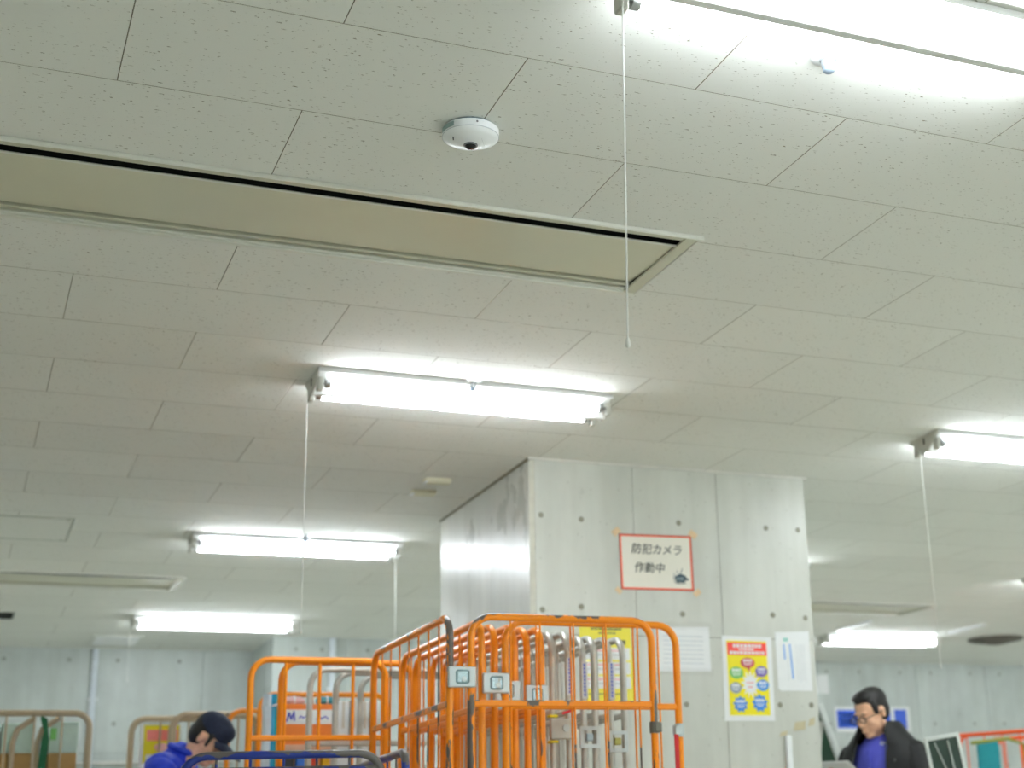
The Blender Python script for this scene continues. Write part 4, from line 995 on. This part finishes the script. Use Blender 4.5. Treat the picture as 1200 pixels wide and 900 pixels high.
body = blob('body', head_parts(Mh) + legs + [('c', [(0, -0.01, 1.50), (0, 0.03, 1.40)], [0.056, 0.062]), ('c', [(-0.13, 0.03, 1.335), (0.13, 0.03, 1.335)], [0.062, 0.062]),
      ('e', (0, 0.02, 1.20), (0.165, 0.115, 0.20)), ('e', (0, 0.02, 0.98), (0.155, 0.115, 0.14)), ('c', armL, [0.055, 0.045, 0.028]), ('c', armR, [0.055, 0.045, 0.028])] + hl + hr, 0.006, M_SKIN, pr, 3)
eyes(pr, Mh)
hair = [('e', Mh @ Vector((0, 0.026, 0.050)), (0.079, 0.096, 0.080), Mh.to_3x3()), ('e', Mh @ Vector((0, 0.052, 0.0)), (0.072, 0.060, 0.072), Mh.to_3x3()), ('e', Mh @ Vector((0, -0.020, 0.096)), (0.058, 0.060, 0.034), Mh.to_3x3())]
for s in (-1, 1): hair.append(('e', Mh @ Vector((s*0.068, -0.022, 0.030)), (0.012, 0.018, 0.040), Mh.to_3x3()))
blob('hair', hair, 0.006, M_HAIR, pr, 2)
gl = MB()
for s in (-1, 1):
    ring = [Mh @ Vector((s*0.033+0.026*math.cos(a), -0.106, 0.0-0.002+0.018*math.sin(a))) for a in [2*PI*k/18 for k in range(19)]]
    gl.tube(ring, 0.0022, 6, False); gl.tube([Mh @ Vector((s*0.058, -0.105, 0.004)), Mh @ Vector((s*0.074, -0.08, 0.004)), Mh @ Vector((s*0.084, 0.01, 0.002))], 0.0022, 6)
gl.tube([Mh @ Vector((-0.008, -0.108, 0.004)), Mh @ Vector((0.008, -0.108, 0.004))], 0.002, 6)
g = obj('glasses', gl, plain('dark_glasses_frame', srgb(40, 34, 34), 0.3), pr)
for s in (-1, 1):
    le = MB().plate(ell(0, 0, 0.025, 0.017, 18), -0.0006, 0.0006); o = obj('lens', le, M_FILM, g); o.matrix_local = Mh @ Matrix.Translation((s*0.033, -0.106, -0.002))
M_SHIRT = plain('blue_shirt', srgb(86, 92, 206), 0.7, vary=0.06)
M_JACKET = plain('black_jacket', srgb(9, 11, 13), 0.65, vary=0.12, scale=14)
sh = blob('shirt', [('e', (0, 0.015, 1.22), (0.178, 0.128, 0.24)), ('c', [(-0.11, 0.02, 1.335), (0.11, 0.02, 1.335)], [0.074, 0.074]), ('e', (0, 0.02, 1.0), (0.172, 0.130, 0.15)), ('c', [(0, 0.025, 1.40), (0, 0.035, 1.425)], [0.070, 0.066])], 0.009, M_SHIRT, pr, 3)
# shirt collar leaves, placket and white emblem
for s in (-1, 1):
    cl = MB().add([(s*0.012, -0.062, 1.405), (s*0.062, -0.058, 1.362), (s*0.088, -0.020, 1.400), (s*0.072, 0.01, 1.455), (s*0.040, -0.034, 1.442)], [(0, 1, 2, 3, 4)])
    cl.add([(s*0.012, -0.056, 1.405), (s*0.062, -0.050, 1.362), (s*0.085, -0.014, 1.400), (s*0.068, 0.015, 1.455), (s*0.038, -0.028, 1.442)], [(4, 3, 2, 1, 0)])
    obj('collar', cl, M_SHIRT, sh)
obj('placket', MB().plate([(-0.012, 1.02), (0.012, 1.02), (0.012, 1.36), (-0.012, 1.36)], -0.122, -0.112), M_SHIRT, sh)
for z in (1.10, 1.18, 1.26): obj('button', MB().lathe([(0.005, -0.125), (0.005, -0.121)], 10, 'y', (0, 0, z)), M_PAPER, sh)
em = MB()
for k in range(2): em.tube([Vector((0.058+k*0.020+0.009*math.cos(a), -0.066+0.012*k, 1.392+0.008*math.sin(a))) for a in [2*PI*q/10 for q in range(11)]], 0.003, 6, False)
obj('collar_emblem', em, M_PAPER, sh)
jk = MB()
def jacket_surface(th0, th1, na, rows, thick):
    """open coat: rings of an oval swept from one front edge round the back to the other"""
    mb = MB(); nr = len(rows)
    for lay in (0, 1):
        for (z, rx, ry, cy, open_) in rows:
            for k in range(na+1):
                a = -PI/2 + open_ + (2*PI-2*open_)*k/na
                mb.v.append(((rx-lay*thick)*math.cos(a), cy+(ry-lay*thick)*math.sin(a), z))
    st = na+1; off = nr*st
    for i in range(nr-1):
        for k in range(na):
            mb.f.append((i*st+k, i*st+k+1, (i+1)*st+k+1, (i+1)*st+k))
            mb.f.append((off+i*st+k, off+(i+1)*st+k, off+(i+1)*st+k+1, off+i*st+k+1))
        for k in (0, na): mb.f.append((i*st+k, (i+1)*st+k, off+(i+1)*st+k, off+i*st+k))
    for i in (0, nr-1):
        for k in range(na): mb.f.append((i*st+k, i*st+k+1, off+i*st+k+1, off+i*st+k))
    mb.smooth = True; return mb
jm = jacket_surface(0, 0, 40, [(0.78, 0.225, 0.180, 0.02, 0.62), (0.95, 0.222, 0.178, 0.02, 0.58), (1.12, 0.225, 0.176, 0.02, 0.52), (1.24, 0.235, 0.170, 0.02, 0.48), (1.33, 0.238, 0.155, 0.025, 0.48), (1.375, 0.226, 0.142, 0.03, 0.50), (1.412, 0.190, 0.126, 0.03, 0.52), (1.440, 0.146, 0.112, 0.03, 0.55), (1.462, 0.110, 0.104, 0.03, 0.60)], 0.014)
jko = obj('jacket', jm, M_JACKET, pr)
cm_ = jacket_surface(0, 0, 32, [(1.390, 0.205, 0.145, 0.03, 0.54), (1.420, 0.180, 0.136, 0.03, 0.57), (1.448, 0.152, 0.128, 0.028, 0.62), (1.475, 0.130, 0.124, 0.026, 0.70), (1.497, 0.117, 0.119, 0.024, 0.84), (1.508, 0.106, 0.110, 0.022, 1.0)], 0.014)
obj('collar', cm_, M_JACKET, jko)
for nm, arm in (('sleeve', armL), ('sleeve', armR)):
    a2 = [Vector(arm[0])+Vector((0, 0, -0.004)), Vector(arm[1]), Vector(arm[1]).lerp(Vector(arm[2]), 0.86)]
    blob(nm, [('c', a2, [0.080, 0.074, 0.056])], 0.009, M_JACKET, jko, 3)
for s in (-1, 1):
    obj('zip', MB().tube([(s*0.112, -0.150, 0.80), (s*0.108, -0.134, 1.12), (s*0.104, -0.112, 1.30), (s*0.090, -0.075, 1.40)], 0.0035, 6), plain('grey_zip', srgb(90, 94, 96), 0.35, 0.6), jko)
obj('snap', MB().lathe([(0.009, -0.004), (0.009, 0.002)], 12, 'y', (0.150, -0.105, 1.30)), plain('grey_zip', (0.1, 0.1, 0.1)), jko)
obj('snap', MB().lathe([(0.009, -0.004), (0.009, 0.002)], 12, 'y', (0.185, -0.095, 1.19)), plain('grey_zip', (0.1, 0.1, 0.1)), jko)
blob('trousers', [('c', [(s*0.10, 0.02, 0.94), (s*0.112, 0.0, 0.50), (s*0.115, 0.03, 0.10)], [0.100, 0.082, 0.070]) for s in (-1, 1)] + [('e', (0, 0.02, 0.93), (0.178, 0.130, 0.10))], 0.010, M_TROUSER, pr, 2)
for s in (-1, 1): shoe(pr, s*0.115, 0.0)
# sheet of paper held in his hands
Rz = Matrix.Rotation(ang, 3, 'Z')
pc = Rz @ Vector((-0.03, -0.385, 0)) + Vector((4.515, 6.972, 1.262))
t = thing('paper_stack', 'white papers held by the man in the black jacket', 'papers', pc, ang)
obj('sheet', MB().box((0, 0, 0), (0.21, 0.15, 0.004), Matrix.Rotation(math.radians(-24), 3, 'X')), M_PAPER, t)
obj('sheet', MB().box((0.006, 0.004, 0.005), (0.21, 0.15, 0.002), Matrix.Rotation(math.radians(-24), 3, 'X') @ Matrix.Rotation(0.06, 3, 'Z')), M_PAPER, t)

# --- man with the navy cap, bending forward, seen in profile
ang = math.radians(65.3)
pl = thing('person', 'man in navy cap and bright blue jacket bending forward behind the blue cart', 'person', (1.075, 7.930, 0), ang)
Mh = Matrix.Translation((0.0, -0.115, 1.508)) @ Euler((math.radians(42), 0, math.radians(-4))).to_matrix().to_4x4()
armL = [(0.19, 0.06, 1.33), (0.25, -0.08, 1.08), (0.15, -0.32, 1.02)]; armR = [(-0.19, 0.06, 1.33), (-0.25, -0.08, 1.08), (-0.15, -0.32, 1.02)]
legs = [('c', [(s*0.10, 0.16, 0.90), (s*0.11, 0.08, 0.50), (s*0.115, 0.12, 0.09)], [0.088, 0.062, 0.042]) for s in (-1, 1)]
blob('body', head_parts(Mh) + legs + [('c', [(0, -0.055, 1.455), (0, 0.05, 1.365)], [0.056, 0.064]), ('c', [(-0.13, 0.07, 1.33), (0.13, 0.07, 1.33)], [0.075, 0.075]),
      ('e', (0, 0.11, 1.18), (0.165, 0.12, 0.20)), ('e', (0, 0.15, 0.97), (0.155, 0.12, 0.14)), ('c', armL, [0.055, 0.045, 0.028]), ('c', armR, [0.055, 0.045, 0.028])]
     + hand_parts(armL[2], (-0.3, -0.8, -0.4), (-0.6, 0.2, -0.3), 1) + hand_parts(armR[2], (0.3, -0.8, -0.4), (0.6, 0.2, -0.3), -1), 0.006, M_SKIN, pl, 3)
eyes(pl, Mh)
hair = [('e', Mh @ Vector((0, 0.044, 0.0)), (0.076, 0.068, 0.076), Mh.to_3x3()), ('e', Mh @ Vector((0, 0.020, 0.046)), (0.078, 0.095, 0.070), Mh.to_3x3())]
for s in (-1, 1):
    hair.append(('c', [Mh @ Vector((s*0.069, -0.026, 0.035)), Mh @ Vector((s*0.068, -0.030, -0.022))], [0.013, 0.008]))
blob('hair', hair, 0.006, M_HAIR, pl, 2)
M_CAP = plain('navy_cap', srgb(34, 44, 68), 0.75, vary=0.15, scale=60)
Rc = Mh.to_3x3()
cp = blob('cap', [('e', Mh @ Vector((0, 0.008, 0.056)), (0.083, 0.102, 0.078), Rc), ('e', Mh @ Vector((0, -0.045, 0.072)), (0.062, 0.050, 0.048), Rc)], 0.006, M_CAP, pl, 3, cut=[(Mh @ Vector((0, 0, 0.036)), -(Rc @ Vector((0, -0.12, 1)).normalized()))])
br = MB(); n = 12
for lay in (0, 1):
    for i in range(5):
        for k in range(n+1):
            a = math.radians(-68+136*k/n); rr_ = 0.078+0.072*i/4*math.cos(a*0.9)
            x = math.sin(a)*0.082*(1+0.02*i) if i == 0 else math.sin(a)*(0.082+0.004*i)
            y = -0.030-math.cos(a)*(0.062+0.108*i/4*math.cos(a*0.75))
            z = 0.038-0.004*i-0.14*x*x/0.08-0.004*lay
            br.v.append(tuple(Mh @ Vector((x, y, z))))
st = n+1; off = 5*st
for i in range(4):
    for k in range(n):
        br.f.append((i*st+k, i*st+k+1, (i+1)*st+k+1, (i+1)*st+k)); br.f.append((off+i*st+k, off+(i+1)*st+k, off+(i+1)*st+k+1, off+i*st+k+1))
for k in range(n): br.f.append((4*st+k, 4*st+k+1, off+4*st+k+1, off+4*st+k))
br.smooth = True
obj('brim', br, M_CAP, cp)
o = obj('cap_button', MB().lathe([(0.008, 0), (0.006, 0.004)], 10), M_CAP, cp); o.matrix_local = Mh @ Matrix.Translation((0, 0.010, 0.145))
M_BJ = plain('bright_blue_jacket', srgb(22, 58, 200), 0.6, vary=0.1, scale=18)
jk = blob('jacket', [('e', (0, 0.105, 1.17), (0.200, 0.150, 0.22)), ('c', [(-0.15, 0.065, 1.35), (0.15, 0.065, 1.35)], [0.095, 0.095]), ('e', (0, 0.15, 0.98), (0.195, 0.150, 0.16)), ('e', (0, 0.085, 1.335), (0.15, 0.13, 0.120)),
     ('c', [(0, 0.050, 1.39), (0, 0.025, 1.425)], [0.088, 0.078])], 0.009, M_BJ, pl, 3)
for arm in (armL, armR):
    a2 = [Vector(arm[0]), Vector(arm[1]), Vector(arm[1]).lerp(Vector(arm[2]), 0.86)]
    sl = blob('sleeve', [('c', a2, [0.090, 0.078, 0.058])], 0.009, M_BJ, jk, 3)
    sg = 1 if arm[0][0] > 0 else -1
    stp = MB().tube([(sg*0.13, 0.150, 1.395), (sg*0.225, 0.135, 1.36), (sg*0.275, 0.095, 1.26), (sg*0.300, 0.035, 1.16)], [0.008, 0.017, 0.022, 0.020], 8)
    obj('shoulder_stripe', stp, M_PAPER, jk)
ck = MB().tube([Vector((0.070*math.cos(a), 0.010+0.062*math.sin(a), 1.455+0.026*math.sin(a))) for a in [2*PI*k/20 for k in range(21)]], 0.017, 8, False)
obj('collar', ck, M_BJ, jk)
blob('trousers', [('c', [(s*0.10, 0.16, 0.92), (s*0.112, 0.08, 0.50), (s*0.115, 0.12, 0.10)], [0.100, 0.082, 0.070]) for s in (-1, 1)] + [('e', (0, 0.155, 0.92), (0.178, 0.135, 0.10))], 0.010, M_TROUSER, pl, 2)
for s in (-1, 1): shoe(pl, s*0.115, 0.09)

bpy.data.scenes.remove(SCRATCH)
